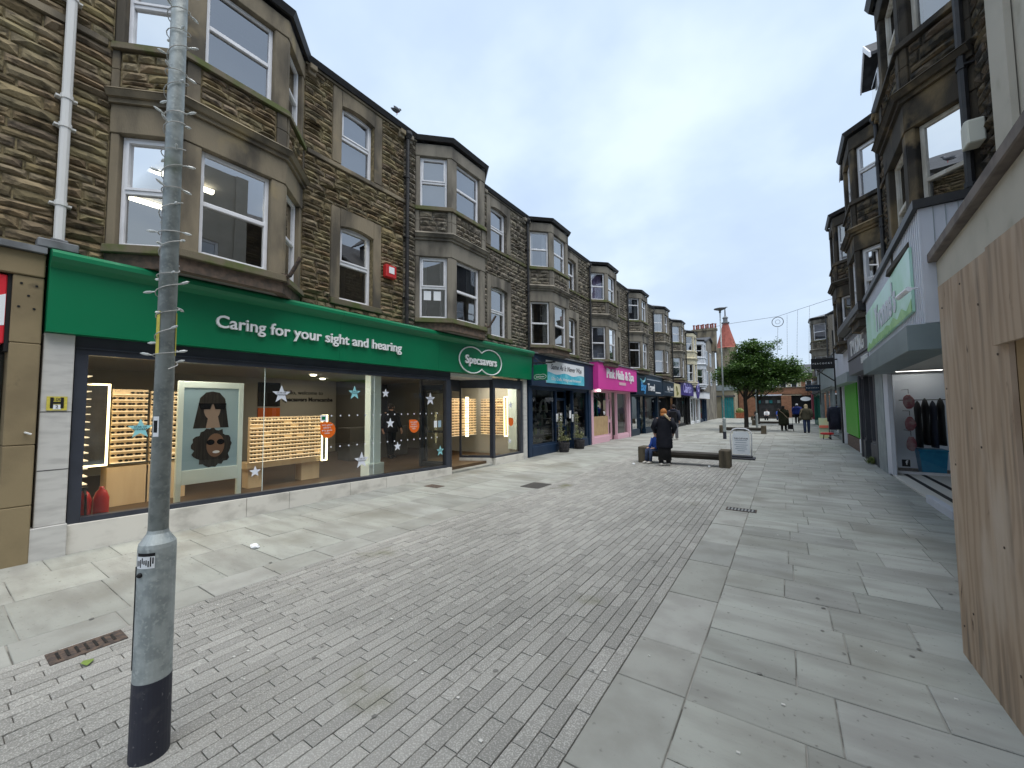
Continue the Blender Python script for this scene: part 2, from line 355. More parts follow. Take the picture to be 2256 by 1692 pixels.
while y < 74:
    h = R.uniform(.41, .49); xx = -.53
    while xx < 2.5:
        l = R.uniform(.42, .82)
        if xx+l > 2.3: l = 2.55-xx
        fl.append((xx, xx+l, y, y+h)); xx += l
    y += h
lay(fl, 295, 'flagstone', UNIT_FLAG, block_unit((.008, .012)), pav_r, 'flag', .0065)
ks = []; y = -2.4
while y < 74: l = R.uniform(.4, .9); ks.append((-.93, -.53, y, y+l)); y += l
lay(ks, 60, 'kerb_stone', UNIT_KERB, block_unit((.012, .008)), pav_r, 'flag_kerb', .009)
fl = []; y = 13.6
while y < 74:
    h = R.uniform(.45, .6); xx = -4.25
    while xx < -.95:
        l = R.uniform(.5, .9)
        if xx+l > -1.3: l = -.93-xx
        fl.append((xx, xx+l, y, y+h)); xx += l
    y += h
lay(fl, 0, 'flagstone', UNIT_FLAG, block_unit((.008, .012)), pav_m, 'flag', .0065)
# iron covers and gully
mat('rust', (.12, .085, .065), (.06, .05, .045), sc=25, rough=.8, bump=.5, bsc=60)
t = thing('drain_cover', (-4.12, .76, 0), 'rusty slotted iron channel cover beside the near lamp post', 'drain cover')
obj('plate', G().box(-4.22, -4.02, .57, .95, -.008, .006), 'rust', t, bevel=.003)
for k in range(7):
    obj('slot', G().box(-4.18, -4.06, .61+k*.045, .625+k*.045, .0065, .009), 'black', t)
t = thing('drain_grate', (-.64, 7.39, 0), 'dark slotted gully grate in the kerb line of the right pavement', 'drain grate')
obj('frame', G().box(-.85, -.43, 7.29, 7.31, -.01, .007).box(-.85, -.43, 7.47, 7.49, -.01, .007).box(-.85, -.83, 7.31, 7.47, -.01, .007).box(-.45, -.43, 7.31, 7.47, -.01, .007), 'rust', t)
obj('pit', G().box(-.83, -.45, 7.31, 7.47, -.008, .0035), 'black', t)
for k in range(8): obj('bar', G().box(-.825+k*.047, -.803+k*.047, 7.31, 7.47, .0036, .008), mat('grate_grey', (.25, .25, .24), rough=.7), t)

obj('manhole_cover', G().box(-6.4, -6.02, 6.12, 6.36, -.008, .006), 'rust', label='small rusty rectangular cover in the flags before the optician doorway', cat='manhole cover', bevel=.003)
obj('manhole_cover', G().box(-4.64, -4.2, 7.15, 7.7, -.008, .007), mat('iron_cover', (.075, .07, .065), (.045, .043, .04), sc=40, rough=.7, bump=.6, bsc=50), label='larger dark square cover set across the left kerb line', cat='manhole cover', bevel=.003)

# trodden-in gum and stains on the paving
mat('gum', (.15, .148, .135), (.2, .195, .18), sc=12, rough=.9)
g = G(); lg = random.Random(31)
for k in range(170):
    x = lg.choice([lg.uniform(-.5, 1.7), lg.uniform(-.5, 1.7), lg.uniform(-7, -4.3), lg.uniform(-4.2, -1)]); y = .8+17*lg.random()**1.5; r_ = lg.uniform(.006, .017); n = 8
    g.poly([(x+r_*lg.uniform(.7, 1.2)*math.cos(2*math.pi*q/n), y+r_*lg.uniform(.7, 1.2)*math.sin(2*math.pi*q/n), .0042) for q in range(n)])
obj('gum_spots', g, 'gum', label='dark trodden gum spots scattered over the paving', cat='gum', kind='stuff')
# ------------------------------------------------------------------ terraced houses
XL, XR = -7.05, 2.0
class Fac:
    """a wall facet seen in plan from (u0,v0) to (u1,v1); s runs along it, d outwards, z up"""
    def __init__(s, W, p0, p1):
        s.W = W; s.p0 = Vector(p0); s.p1 = Vector(p1); s.len = (s.p1-s.p0).length
        s.t = (s.p1-s.p0)/s.len; s.n = Vector((-s.t.y, s.t.x))
    def P(s, a, d, z):
        q = s.p0+s.t*a+s.n*d; x, y = s.W(q.x, q.y); return (x, y, z)
    def box(s, g, a0, a1, z0, z1, d0, d1):
        return g.hexa([s.P(a0, d0, z0), s.P(a1, d0, z0), s.P(a1, d1, z0), s.P(a0, d1, z0), s.P(a0, d0, z1), s.P(a1, d0, z1), s.P(a1, d1, z1), s.P(a0, d1, z1)])
def rock_unit(rg):
    g = G(); nx, nz = 4, 3
    for side in (0, 1):
        for j in range(nz):
            for i in range(nx):
                a, b = i/(nx-1), j/(nz-1)
                bd = i in (0, nx-1) or j in (0, nz-1)
                if side == 0: d = rg.uniform(.25, .5) if bd else rg.uniform(.7, 1.1)
                else: d = 0
                if side == 0:
                    a2 = a+(rg.uniform(.03, .07)*(1 if i == 0 else -1) if i in (0, nx-1) else rg.uniform(-.06, .06)); b2 = b+(rg.uniform(.05, .12)*(1 if j == 0 else -1) if j in (0, nz-1) else rg.uniform(-.1, .1))
                    g.v.append((a2, d, b2))
                elif bd: g.v.append((a, 0, b))
    ids = {}; k = nx*nz
    for j in range(nz):
        for i in range(nx):
            if i in (0, nx-1) or j in (0, nz-1): ids[(i, j)] = k; k += 1
    F_ = lambda i, j: j*nx+i
    for j in range(nz-1):
        for i in range(nx-1): g.f.append((F_(i, j), F_(i+1, j), F_(i+1, j+1), F_(i, j+1)))
    ring = [(i, 0) for i in range(nx)]+[(nx-1, j) for j in range(1, nz)]+[(i, nz-1) for i in range(nx-2, -1, -1)]+[(0, j) for j in range(nz-2, 0, -1)]
    for q in range(len(ring)):
        a, b = ring[q], ring[(q+1) % len(ring)]; g.f.append((F_(*a), ids[a], ids[b], F_(*b)))
    return g
ROCKS = [rock_unit(R) for _ in range(10)]
ROCKME = {}
def rock_mesh(i, m):
    if (i, m) not in ROCKME:
        me = mesh_of(ROCKS[i], 'stone'); me.materials.append(MATS[m]); ROCKME[(i, m)] = me
    return ROCKME[(i, m)]
def courses(fac, s0, s1, z0, z1, holes, hmin, hmax, lmin, lmax):
    """coursed rubble rectangles between s0..s1, z0..z1 avoiding holes (s0,s1,z0,z1)"""
    zs = sorted(set([z0, z1]+[z for h in holes for z in h[2:4] if z0 < z < z1])); out = []
    for a, b in zip(zs, zs[1:]):
        z = a
        while z < b-.01:
            h = R.uniform(hmin, hmax)
            if b-z-h < hmin*.8: h = b-z
            if h > hmax*1.45: h /= 2
            iv = [(s0, s1)]
            for q in holes:
                if q[2] < z+h-.005 and q[3] > z+.005:
                    nv = []
                    for (p, r_) in iv:
                        if q[1] <= p or q[0] >= r_: nv.append((p, r_)); continue
                        if q[0] > p: nv.append((p, q[0]))
                        if q[1] < r_: nv.append((q[1], r_))
                    iv = nv
            for p, r_ in iv:
                s = p
                while s < r_-.01:
                    l = R.uniform(lmin, lmax)
                    if r_-s-l < lmin*.7: l = r_-s
                    out.append((s, s+l, z, z+h)); s += l
            z += h
    return out
def put_stones(fac, rects, m, parent, budget, g, gap=.016, depth=.055):
    """budget: list holding how many stones may still be objects; others are joined into g"""
    for (a, b, z0, z1) in rects:
        i = R.randrange(len(ROCKS)); d = depth*R.uniform(.6, 1.15)
        sl, sz = b-a-gap, z1-z0-gap
        if sl < .02 or sz < .02: continue
        o = fac.P(a+gap/2, .0, z0+gap/2)
        vis = budget[0] > 0 and inview(fac.P((a+b)/2, 0, (z0+z1)/2), 10)
        e1 = Vector(fac.P(1, 0, 0))-Vector(fac.P(0, 0, 0)); e2 = Vector(fac.P(0, 1, 0))-Vector(fac.P(0, 0, 0))
        if vis:
            budget[0] -= 1
            if e1.cross(e2).z > 0: inst('stone', rock_mesh(i, m), o, math.atan2(e1.y, e1.x), (sl, d, sz), parent)
            else:
                o = fac.P(b-gap/2, 0, z0+gap/2); inst('stone', rock_mesh(i, m), o, math.atan2(-e1.y, -e1.x), (sl, d, sz), parent)
        else:
            k = len(g.v); u = ROCKS[i]
            g.v += [fac.P(a+gap/2+v[0]*sl, v[1]*d, z0+gap/2+v[2]*sz) for v in u.v]; g.f += [tuple(k+q for q in f) for f in u.f]
def minus(s0, s1, z0, z1, holes):
    """rectangles covering the area outside the holes"""
    zs = sorted(set([z0, z1]+[z for h in holes for z in h[2:4] if z0 < z < z1])); out = []
    for a, b in zip(zs, zs[1:]):
        iv = [(s0, s1)]
        for q in holes:
            if q[2] < b-.002 and q[3] > a+.002:
                nv = []
                for p, r_ in iv:
                    if q[1] <= p or q[0] >= r_: nv.append((p, r_)); continue
                    if q[0] > p: nv.append((p, q[0]))
                    if q[1] < r_: nv.append((q[1], r_))
                iv = nv
        out += [(p, r_, a, b) for p, r_ in iv]
    return out
def window(fac, a0, a1, z0, z1, d, house, fm='upvc', split=.5, fw=.055, inner='curtain', style='casement', glass='win_glass'):
    """white two-light window set in the facet at depth d (negative = recessed)"""
    g = G(); zm = z0+(z1-z0)*split; D = d+.05
    for q in ((a0, a0+fw, z0, z1), (a1-fw, a1, z0, z1)): fac.box(g, q[0], q[1], q[2], q[3], d-.02, D)
    for q in ((z0, z0+fw), (z1-fw, z1)): fac.box(g, a0+fw, a1-fw, q[0], q[1], d-.02, D)
    fac.box(g, a0+fw, a1-fw, zm-fw*.55, zm+fw*.55, d-.02, D)
    w = obj('window', g, fm, house, bevel=.006)
    if style == 'casement':      # the upper light opens: its own thicker frame
        g = G(); e = .03
        z2 = zm+fw*.55
        for q in ((a0+fw, a0+fw+e, z2, z1-fw), (a1-fw-e, a1-fw, z2, z1-fw)): fac.box(g, q[0], q[1], q[2], q[3], d, D+.015)
        for q in ((z2, z2+e), (z1-fw-e, z1-fw)): fac.box(g, a0+fw+e, a1-fw-e, q[0], q[1], d, D+.015)
        obj('casement', g, fm, w)
    for (p, q, dd) in ((z0+fw, zm-fw*.55, d+.012), (zm+fw*.55, z1-fw, d+.022)):
        g = G(); g.poly([fac.P(a0+fw*.9, dd, p), fac.P(a1-fw*.9, dd, p), fac.P(a1-fw*.9, dd, q), fac.P(a0+fw*.9, dd, q)])
        obj('pane', g, glass, w)
    if inner in ('curtain', 'curtain_lilac'):
        L_ = a1-a0
        for (p, q) in (((a0+.02, a0+L_*.26), (a1-L_*.26, a1-.02)) if inner == 'curtain' else ((a0+.02, a1-.02),)):
            g = G(); n = 10
            pts = [(p+(q-p)*k/n, d-.16+.022*math.sin(k*2.3)) for k in range(n+1)]
            for k in range(n): g.poly([fac.P(pts[k][0], pts[k][1], z0+.02), fac.P(pts[k+1][0], pts[k+1][1], z0+.02), fac.P(pts[k+1][0], pts[k+1][1], z1-.02), fac.P(pts[k][0], pts[k][1], z1-.02)])
            obj('curtain', g, inner, w)
    elif inner == 'blind':
        g = G(); fac.box(g, a0+.03, a1-.03, z0+.03, z1-.02, d-.11, d-.105); obj('blind', g, 'blind', w)
    return w
def arch_lintel(fac, a0, a1, z0, z1, rise, d0, d1):
    """block with a segmental arch cut in its underside (springing at z0)"""
    g = G(); n = 10; L_ = a1-a0
    for k in range(n):
        p, q = k/n, (k+1)/n
        za, zb = z0+rise*(1-(2*p-1)**2), z0+rise*(1-(2*q-1)**2)
        g.hexa([fac.P(a0+p*L_, d0, za), fac.P(a0+q*L_, d0, zb), fac.P(a0+q*L_, d1, zb), fac.P(a0+p*L_, d1, za), fac.P(a0+p*L_, d0, z1), fac.P(a0+q*L_, d0, z1), fac.P(a0+q*L_, d1, z1), fac.P(a0+p*L_, d1, z1)])
    return g
Z0, ZS1, ZW1, ZT1, ZL1, ZC1, ZP, ZS2, ZW2, ZT2, ZE = 3.40, 3.64, 3.76, 5.22, 5.60, 5.80, 5.80, 6.32, 6.44, 7.66, 8.02
def ring(facs, d):
    """offset polyline of consecutive facets in plan (u,v)"""
    pts = []
    for k in range(len(facs)+1):
        if k == 0: q = facs[0].p0+facs[0].n*d
        elif k == len(facs): q = facs[-1].p1+facs[-1].n*d
        else:
            n = facs[k-1].n+facs[k].n; n /= n.length; q = facs[k].p0+n*(d/max(.3, n.dot(facs[k].n)))
        pts.append(q)
    return pts
def band(W, facs, z0, z1, d0, d1, top=None):
    """moulding that follows the facets, mitred at the corners"""
    g = G(); A = ring(facs, d0); B = ring(facs, d1); T = ring(facs, top) if top is not None else B
    for k in range(len(facs)):
        P = lambda q, z: (*W(q.x, q.y), z)
        g.hexa([P(A[k], z0), P(A[k+1], z0), P(B[k+1], z0), P(B[k], z0), P(A[k], z1), P(A[k+1], z1), P(T[k+1], z1), P(T[k], z1)])
    return g
def house(side, y0, w, bc, label, stone='warm', group=None, budget=0, bw=1.245, fw=.65, bd=.6, win=(3.55, 4.4), style='casement', inner=('curtain', 'blind', 'curtain', 'blind'), roof='low',
          frame='upvc', pipe=True, dz=0, chimney=False, lcut=0, fine=True, legs=(1, 1), pipe_u=.03):
    W = (lambda u, v: (XL+v, y0+u)) if side == 'L' else (lambda u, v: (XR-v, y0+u))
    xb = W(0, -3)[0]
    h = thing('terraced_house', (xb, y0+w/2, 0), label, 'house', group)
    sm, mm, dm = 'stone_'+stone, ('mortar_'+stone if stone in ('warm', 'grey', 'dark') else 'stone_'+stone), ('dressed_'+stone if stone in ('warm', 'grey', 'dark') else 'stone_'+stone)
    zz = lambda z: z+dz
    wl = Fac(W, (lcut, 0), (bc-bw, 0)); c1 = Fac(W, (bc-bw, 0), (bc-fw, bd)); fr = Fac(W, (bc-fw, bd), (bc+fw, bd)); c2 = Fac(W, (bc+fw, bd), (bc+bw, 0)); wr = Fac(W, (bc+bw, 0), (w, 0))
    bay = [c1, fr, c2]; T = .26
    # core: party walls, back wall, floors (rooms behind the windows)
    g = G(); px = lambda u0, u1, v0, v1, z0, z1: g.box(*sorted((W(u0, v0)[0], W(u0, v1)[0])), y0+u0, y0+u1, z0, z1)
    px(.01, .1, -6, -T, Z0-.1, ZE+dz); px(w-.1, w-.01, -6, -T, Z0-.1, ZE+dz); px(.1, w-.1, -6, -5.9, Z0-.1, ZE+dz)
    px(.1, w-.1, -5.9, -T, Z0-.1, Z0+.12); px(.1, w-.1, -5.9, -T, ZL1-.05+dz, ZP+.1+dz); px(.1, w-.1, -5.9, -T, ZE-.12+dz, ZE+dz)
    if legs[0]: px(.02, .2, -6, -T, -.02, Z0-.1)
    if legs[1]: px(w-.2, w-.02, -6, -T, -.02, Z0-.1)
    obj('core', g, 'plaster' if inner[0] != 'lit' else 'plaster', h)
    # hidden fillers added behind the bay corners to block light leaking through
    for u0_ in (bc-bw-.03, bc+bw-.08):
        g = G(); q = sorted((W(0, -.27)[0], W(0, -.03)[0])); g.box(q[0], q[1], y0+u0_, y0+u0_+.11, 3.48, ZE-.06+dz); obj('corner_upright', g, dm, h)
    # bay floors
    for a, b in ((3.475, ZS1-.03), (ZL1-.06+dz, ZP+dz), (ZE-.14+dz, ZE-.02+dz)):
        pts = [(*W(q.x, q.y), a) for q in ring(bay, -.145)]; obj('bay_floor', G().prism(pts, (0, 0, b-a)), 'plaster', h)
    wa, wb = win; ja = .2
    s_ = lambda u: u-(bc+bw)
    hol = [(s_(wa)-ja, s_(wb)+ja, ZS1+dz, ZT1+.34+dz), (s_(wa)-ja, s_(wb)+ja, ZS2+dz, ZT2+.3+dz)]
    opn = [(s_(wa), s_(wb), ZW1+dz, ZT1+.1+dz), (s_(wa), s_(wb), ZW2+dz, ZT2+.08+dz)]
    # backing wall
    g = G()
    for q in minus(0, wl.len, Z0, ZE+dz, []): wl.box(g, *q, -T, -.004)
    for q in minus(0, wr.len, Z0, ZE+dz, opn): wr.box(g, *q, -T, -.004)
    for f in bay: f.box(g, 0, f.len, ZP+dz, ZS2+dz, -.14, -.004)
    wall = obj('wall', g, mm, h)
    g = G(); bud = [budget]
    if fine:
        hm = (.065, .13, .16, .46) if stone == 'warm' else (.08, .17, .16, .46)
        for k_, (f, hl) in enumerate(((wr, hol), (wl, []))):
            hl2 = hl+[(-1, 99, ZS2-.01+dz, ZS2+.1+dz)]
            put_stones(f, courses(f, 0, f.len, Z0, ZE-.06+dz, hl2, *hm), sm, wall, bud, g)
        for f, q in ((fr, .16), (c1, .1), (c2, .08)):
            put_stones(f, courses(f, q, f.len-q, ZP+dz, ZS2-.01+dz, [], *hm), sm, wall, bud, g)
        if g.v: obj('stonework', g, sm, wall, kind='stuff')
    # dressed quoins at the bay panel
    for f, q in ((fr, .16), (c1, .1), (c2, .08)):
        for a, b in ((.002, q-.01), (f.len-q+.01, f.len-.002)):
            z = ZP+dz+.003
            while z < ZS2+dz-.05: g = G(); f.box(g, a, b, z, min(z+.26, ZS2+dz-.003), -.06, .028); obj('quoin', g, dm, h, bevel=.008); z += .262
    # jambs, lintels, sills and cornice
    jf, jc = .2, .1
    for zb, zt, zl in ((ZS1, ZT1, ZL1), (ZS2, ZT2, ZE-.06)):
        for f, j in ((c1, jc), (fr, jf), (c2, jc)):
            g = G(); f.box(g, .002, j, zb+.1+dz, zt+dz, -.14, 0); obj('jamb', g, dm, h, bevel=.012)
            g = G(); f.box(g, f.len-j, f.len-.002, zb+.1+dz, zt+dz, -.14, 0); obj('jamb', g, dm, h, bevel=.012)
        obj('lintel', band(W, bay, zt+dz+.002, zl+dz, -.14, .012), dm, h, bevel=.008)
    obj('sill', band(W, bay, ZS1, ZS1+.11, -.14, .07, .05), 'sill_moss' if stone in ('warm', 'grey') else dm, h, bevel=.008)
    obj('sill', band(W, bay, ZS2+dz, ZS2+.105+dz, -.14, .07, .05), 'sill_moss' if stone in ('warm', 'grey') else dm, h, bevel=.008)
    obj('apron', band(W, bay, 3.47, ZS1-.002, -.14, .0), 'brick_dull' if stone in ('warm', 'grey') else dm, h)
    obj('cornice', band(W, bay, ZL1+.002+dz, ZL1+.06+dz, -.1, .05), dm, h)
    obj('cornice', band(W, bay, ZL1+.062+dz, ZL1+.13+dz, -.1, .09, .13), dm, h)
    obj('cornice', band(W, bay, ZL1+.132+dz, ZC1-.002+dz, -.1, .14, .06), dm, h)
    for f in (wl, wr):
        g = G(); f.box(g, (.0 if f is wl else .06), f.len-(.06 if f is wl else 0), ZS2+dz, ZS2+.085+dz, -.02, .055); obj('string_course', g, 'sill_moss' if stone == 'grey' else dm, h, bevel=.008)
    # single windows with dressed surround
    for k, (zb, zt) in enumerate(((ZS1, ZT1), (ZS2, ZT2))):
        a0, a1 = s_(wa), s_(wb); zb += dz; zt += dz
        lt = .34 if k == 0 else .3
        obj('lintel', arch_lintel(wr, a0, a1, zt-.02, zt+lt, .06, -.2, .022), dm, h)
        for p, q in ((a0-ja, a0), (a1, a1+ja)):
            g = G(); wr.box(g, p+.003, q-.001 if p < a0 else q-.003, zb+.12, zt+lt-.003, -.2, .02); obj('jamb', g, dm, h, bevel=.01)
        if k == 0:
            g = G(); wr.box(g, a0-ja, a1+ja, zb, zb+.115, -.2, .06); obj('sill', g, 'sill_moss', h, bevel=.01)
        window(wr, a0+.005, a1-.005, zb+.125, zt+.045, -.15, h, frame, .5, .06, inner[k*2], style)
        for f, j in ((c1, jc), (fr, jf), (c2, jc)):
            window(f, j+.003, f.len-j-.003, zb+.115, zt, -.125, h, frame, .5 if style != 'top' else .68, .05 if f is not fr else .055, inner[k*2+1], style if f is c1 or style == 'sash' or style == 'top' else 'fixed')
    # eaves, gutter, roof
    for f in (wl, wr):
        g = G(); f.box(g, .0, f.len, ZE-.055+dz, ZE-.012+dz, -.1, .045); obj('eaves_course', g, dm, h)
        for q in ((.1, f.len-.12) if f is wr else (.12,)):
            g = G(); f.box(g, q-.07, q+.07, ZE-.24+dz, ZE-.055+dz, 0, .09); f.box(g, q-.07, q+.07, ZE-.16+dz, ZE-.055+dz, .091, .14); obj('corbel', g, dm, h, bevel=.012)
    obj('gutter', band(W, [wl, c1, fr, c2, wr], ZE-.01+dz, ZE+.09+dz, .03, .075, .12), 'iron_black', h)
    g = G(); ez, rz = ZE+.02+dz, ZE+(2.2 if roof == 'low' else 2.9)+dz
    P = lambda u, v, z: (*W(u, v), z)
    g.hexa([P(0.002, .06, ez), P(w-.002, .06, ez), P(w-.002, -4.2, rz), P(.002, -4.2, rz), P(0.002, .06, ez+.08), P(w-.002, .06, ez+.08), P(w-.002, -4.2, rz+.08), P(.002, -4.2, rz+.08)])
    g.hexa([P(0.002, -4.202, rz), P(w-.002, -4.202, rz), P(w-.002, -8.4, ez), P(.002, -8.4, ez), P(0.002, -4.202, rz+.08), P(w-.002, -4.202, rz+.08), P(w-.002, -8.4, ez+.08), P(.002, -8.4, ez+.08)])
    rf = obj('roof', g, 'slate', h)
    q = ring(bay, .06); tz = ez+.09; g = G()
    top = [P(bc-.35, -.75, ez+.55), P(bc+.35, -.75, ez+.55)]
    A = [(*W(a.x, a.y), ez+.1) for a in q]
    A0, A3 = P(bc-bw-.05, -.9, ez+.52), P(bc+bw+.05, -.9, ez+.52)
    g.poly([A[1], A[2], top[1], top[0]]); g.poly([A[0], A[1], top[0], A0]); g.poly([A[2], A[3], A3, top[1]]); g.poly([A0, top[0], top[1], A3])
    g.poly([A[0], A[1], A[2], A[3], A3, A0][::-1])
    obj('bay_roof', g, 'slate' if stone != 'grey' else 'lead', rf)
    if pipe:
        x, y = W(pipe_u, .1); g = G(); g.tube([(x, y, ZE+dz), (x, y, Z0-.02)], .042, 8)
        for z in (4.1, 5.5, 6.9): g.tube([(x, y, z), (x, y, z+.06)], .054, 8); g.box(min(x, W(0, 0)[0]), max(x, W(0, 0)[0]), y-.07, y+.07, z+.02, z+.04)
        g.lathe([(.055, 0), (.1, .1), (.1, .16)], (x, y, ZE-.2+dz), 8)
        obj('downpipe', g, pipe if isinstance(pipe, str) else 'iron_black', h)
    if chimney:
        x, y = W(w-.35, -4.2); ch = obj('chimney', G().box(x-.95, x+.95, y-.32, y+.32, rz-.5, rz+1.0).box(x-1.02, x+1.02, y-.38, y+.38, rz+1.002, rz+1.16), 'dressed_'+stone if stone in ('warm', 'grey', 'dark') else 'dressed_grey', rf, bevel=.02)
        g = G()
        for k in range(4): g.lathe([(.13, 0), (.1, .08), (.09, .38), (.12, .42), (.12, .46), (.07, .47)], (x-.68+k*.45, y, rz+1.162), 10)
        obj('chimney_pots', g, 'terracotta', rf)
    return h
HW = 5.22
GR = 'stone terraced houses on the left side of the street'
hs = []
hs.append(house('L', .86, HW, 1.65, 'warm brown stone terraced house with white downpipe above the green optician fascia', 'warm', GR, budget=300, win=(3.65, 4.41), pipe=False, legs=(1, 0), inner=('none', 'none', 'blind', 'none')))
hs.append(house('L', .86+HW, HW, 1.6, 'grey stone terraced house above the optician doorway and round logo', 'grey', GR, budget=300, win=(3.3, 4.14), legs=(0, 1), inner=('curtain', 'curtain', 'blind', 'blind'), chimney=True))
hs.append(house('L', .86+2*HW, HW, 1.4, 'grey stone terraced house above the navy gift shop', 'grey', GR, win=(3.2, 4.0), style='sash', inner=('curtain', 'curtain', 'blind', 'curtain')))
hs.append(house('L', .86+3*HW, HW, 1.4, 'grey stone terraced house with lilac curtain above the pink nail salon', 'grey', GR, win=(3.2, 4.0), style='sash', inner=('curtain', 'blind', 'curtain_lilac', 'curtain_lilac')))
hs.append(house('L', .86+4*HW, HW, 1.4, 'grey stone terraced house above the blue travel shop', 'grey', GR, win=(3.2, 4.0), style='top', inner=('curtain', 'curtain', 'blind', 'curtain'), dz=.0))
hs.append(house('L', .86+5*HW, HW, 1.4, 'dark grey stone terraced house above the navy and cream shop signs', 'grey', GR, win=(3.2, 4.0), style='sash', roof='high', dz=.12, inner=('blind', 'blind', 'blind', 'curtain')))
hs.append(house('L', .86+6*HW, HW, 1.4, 'grey stone terraced house above the long purple shop sign', 'grey', GR, win=(3.2, 4.0), style='sash', roof='high', dz=.12, inner=('curtain', 'blind', 'curtain', 'blind')))
hs.append(house('L', .86+7*HW, HW, 1.4, 'cream painted terraced house above the round purple sign', 'cream', GR, win=(3.2, 4.0), style='sash', fine=False, dz=.05, inner=('none', 'none', 'none', 'none')))
hs.append(house('L', .86+8*HW, HW, 1.4, 'white painted terraced house beyond the cream one', 'white', GR, win=(3.2, 4.0), style='sash', fine=False, inner=('none', 'none', 'none', 'none'), pipe=False))
# extras on the first two houses
h1 = hs[0]
g = G(); g.tube([(XL+.11, .87, 9), (XL+.11, .87, 3.62)], .046, 10)
for z in (4.05, 5.0, 5.35, 6.6): g.tube([(XL+.11, .87, z), (XL+.11, .87, z+.05)], .056, 10).box(XL, XL+.1, .78, .96, z+.015, z+.035)
obj('downpipe', g, 'pipe_white', h1, label='tall white plastic rainwater pipe')
g = G().box(XL+.03, XL+.22, .7, 1.02, 3.50, 3.60).box(XL+.05, XL+.17, .8, .94, 3.6, 3.64); obj('pipe_shoe', g, 'lead', h1, bevel=.01)
ab = obj('alarm_box', G().prism([(XL+.03, 5.5, 4.45), (XL+.03, 5.78, 4.45), (XL+.03, 5.78, 4.72), (XL+.03, 5.5, 4.72)], (.12, 0, 0)), 'red', h1, bevel=.015, label='red burglar alarm box')
obj('alarm_panel', G().box(XL+.151, XL+.156, 5.57, 5.71, 4.54, 4.68), 'white_sign', ab)
for yy, zz_, hh in ((3.2, 3.72, h1), (8.36, 3.75, hs[1])):
    obj('flag_bracket', G().tube([(XL+.54, yy, zz_), (XL+.7, yy+.02, zz_+.02), (XL+.85, yy+.1, zz_+.3)], .03, 8).box(XL+.5, XL+.6, yy-.06, yy+.06, zz_-.1, zz_+.06), 'rust', hh)
# lit tubes and tiles of the office behind the first-floor bay
for k, (x, y) in enumerate(((-8.2, 2.2), (-9.6, 2.2), (-8.2, 4.3))):
    obj('tube_light', G().box(x-.04, x+.04, y-.6, y+.6, 5.44, 5.5), 'lamp_warm', h1)
# papers stuck in the second house window
fac = Fac(lambda u, v: (XL+v, .86+HW+u), (1.6-1.245, 0), (1.6-.65, .6))
for a in (.2, .43): 
    g = G(); fac.box(g, a, a+.17, 4.2, 4.42, -.11, -.105); obj('paper_notice', g, 'white_sign', hs[1])
# ------------------------------------------------------------------ optician shop on the left
def fit(body, width, **k):
    g = text_g(body, 1.0, **k); xs = [p[0] for p in g.v]; s = width/(max(xs)-min(xs)); c = (max(xs)+min(xs))/2
    g.v = [((p[0]-c)*s, p[1]*s, p[2]) for p in g.v]; return g
onL = lambda g, x, y, z: g.xf(basis((x, y, z), (0, 1, 0), (0, 0, 1)))
onR = lambda g, x, y, z: g.xf(basis((x, y, z), (0, -1, 0), (0, 0, 1)))
onS = lambda g, x, y, z: g.xf(basis((x, y, z), (1, 0, 0), (0, 0, 1)))
def star_g(r, th=.006):
    pts = []
    for k in range(10):
        a = math.pi/2+k*math.pi/5; q = r if k % 2 == 0 else r*.42; pts.append((q*math.cos(a), q*math.sin(a), 0))
    g = G(); i = 0; c = G()
    g.v = pts+[(p[0], p[1], th) for p in pts]
    g.v += [(0, 0, 0), (0, 0, th)]
    for k in range(10): n = (k+1) % 10; g.f += [(k, n, 10+n, 10+k), (20, n, k), (21, 10+k, 10+n)]
    return g
def lobes(rx, rz, dx, n=40):
    """outline of two overlapping ellipses, centred"""
    pts = []; h = dx/2; z0 = rz*math.sqrt(max(0, 1-(h/rx)**2)); a0 = math.atan2(z0/rz, h/rx)
    for k in range(n+1):
        a = a0+(2*math.pi-2*a0)*k/n; pts.append((-h+rx*math.cos(a), rz*math.sin(a)))
    for k in range(1, n):
        a = math.pi+a0+(2*math.pi-2*a0)*k/n; pts.append((h+rx*math.cos(a), rz*math.sin(a)))
    return pts
S = thing('shop_front', (-7.05, 6.0, 0), 'optician shopfront with long green fascia, large dark framed windows and white stone plinth', 'shop front')
prof = [(-7.04, 2.55), (-6.84, 2.55), (-6.81, 3.28), (-6.74, 3.33), (-6.70, 3.38), (-6.70, 3.43), (-6.74, 3.47), (-6.80, 3.485), (-7.04, 3.485)]
fa = obj('fascia', G().prism([(x, .80, z) for x, z in prof], (0, 10.48, 0)), 'green', S)
for y in (1.8, 4.4, 7.0, 9.6): obj('seam', G().prism([(x+.002 if x > -7 else x, y, z) for x, z in prof[1:-1]]+[(-6.9, y, 3.45), (-6.9, y, 2.6)], (0, .006, 0)), 'green_dark', fa)
obj('lettering', onL(fit('Caring for your sight and hearing', 3.42, extrude=.018, bold=.012), -6.795, 4.12, 2.93), 'white_letter', fa)
obj('lettering', onL(fit('Specsavers', 1.36, extrude=.018, bold=.016), -6.80, 8.62, 2.905), 'white_letter', fa)
lp = lobes(.52, .345, .80)
obj('emblem_outline', G().tube([(-6.80, 8.62+a, 2.905+b) for a, b in lp]+[(-6.80, 8.62+lp[0][0], 2.905+lp[0][1])], .017, 6), 'white_letter', fa)
pl = obj('pilaster', G().box(-7.08, -6.94, .80, 1.045, .36, 2.548), 'pilaster', S, bevel=.006)
obj('base_block', G().box(-7.08, -6.91, .76, 1.055, -.01, .358), 'pilaster', pl, bevel=.006)
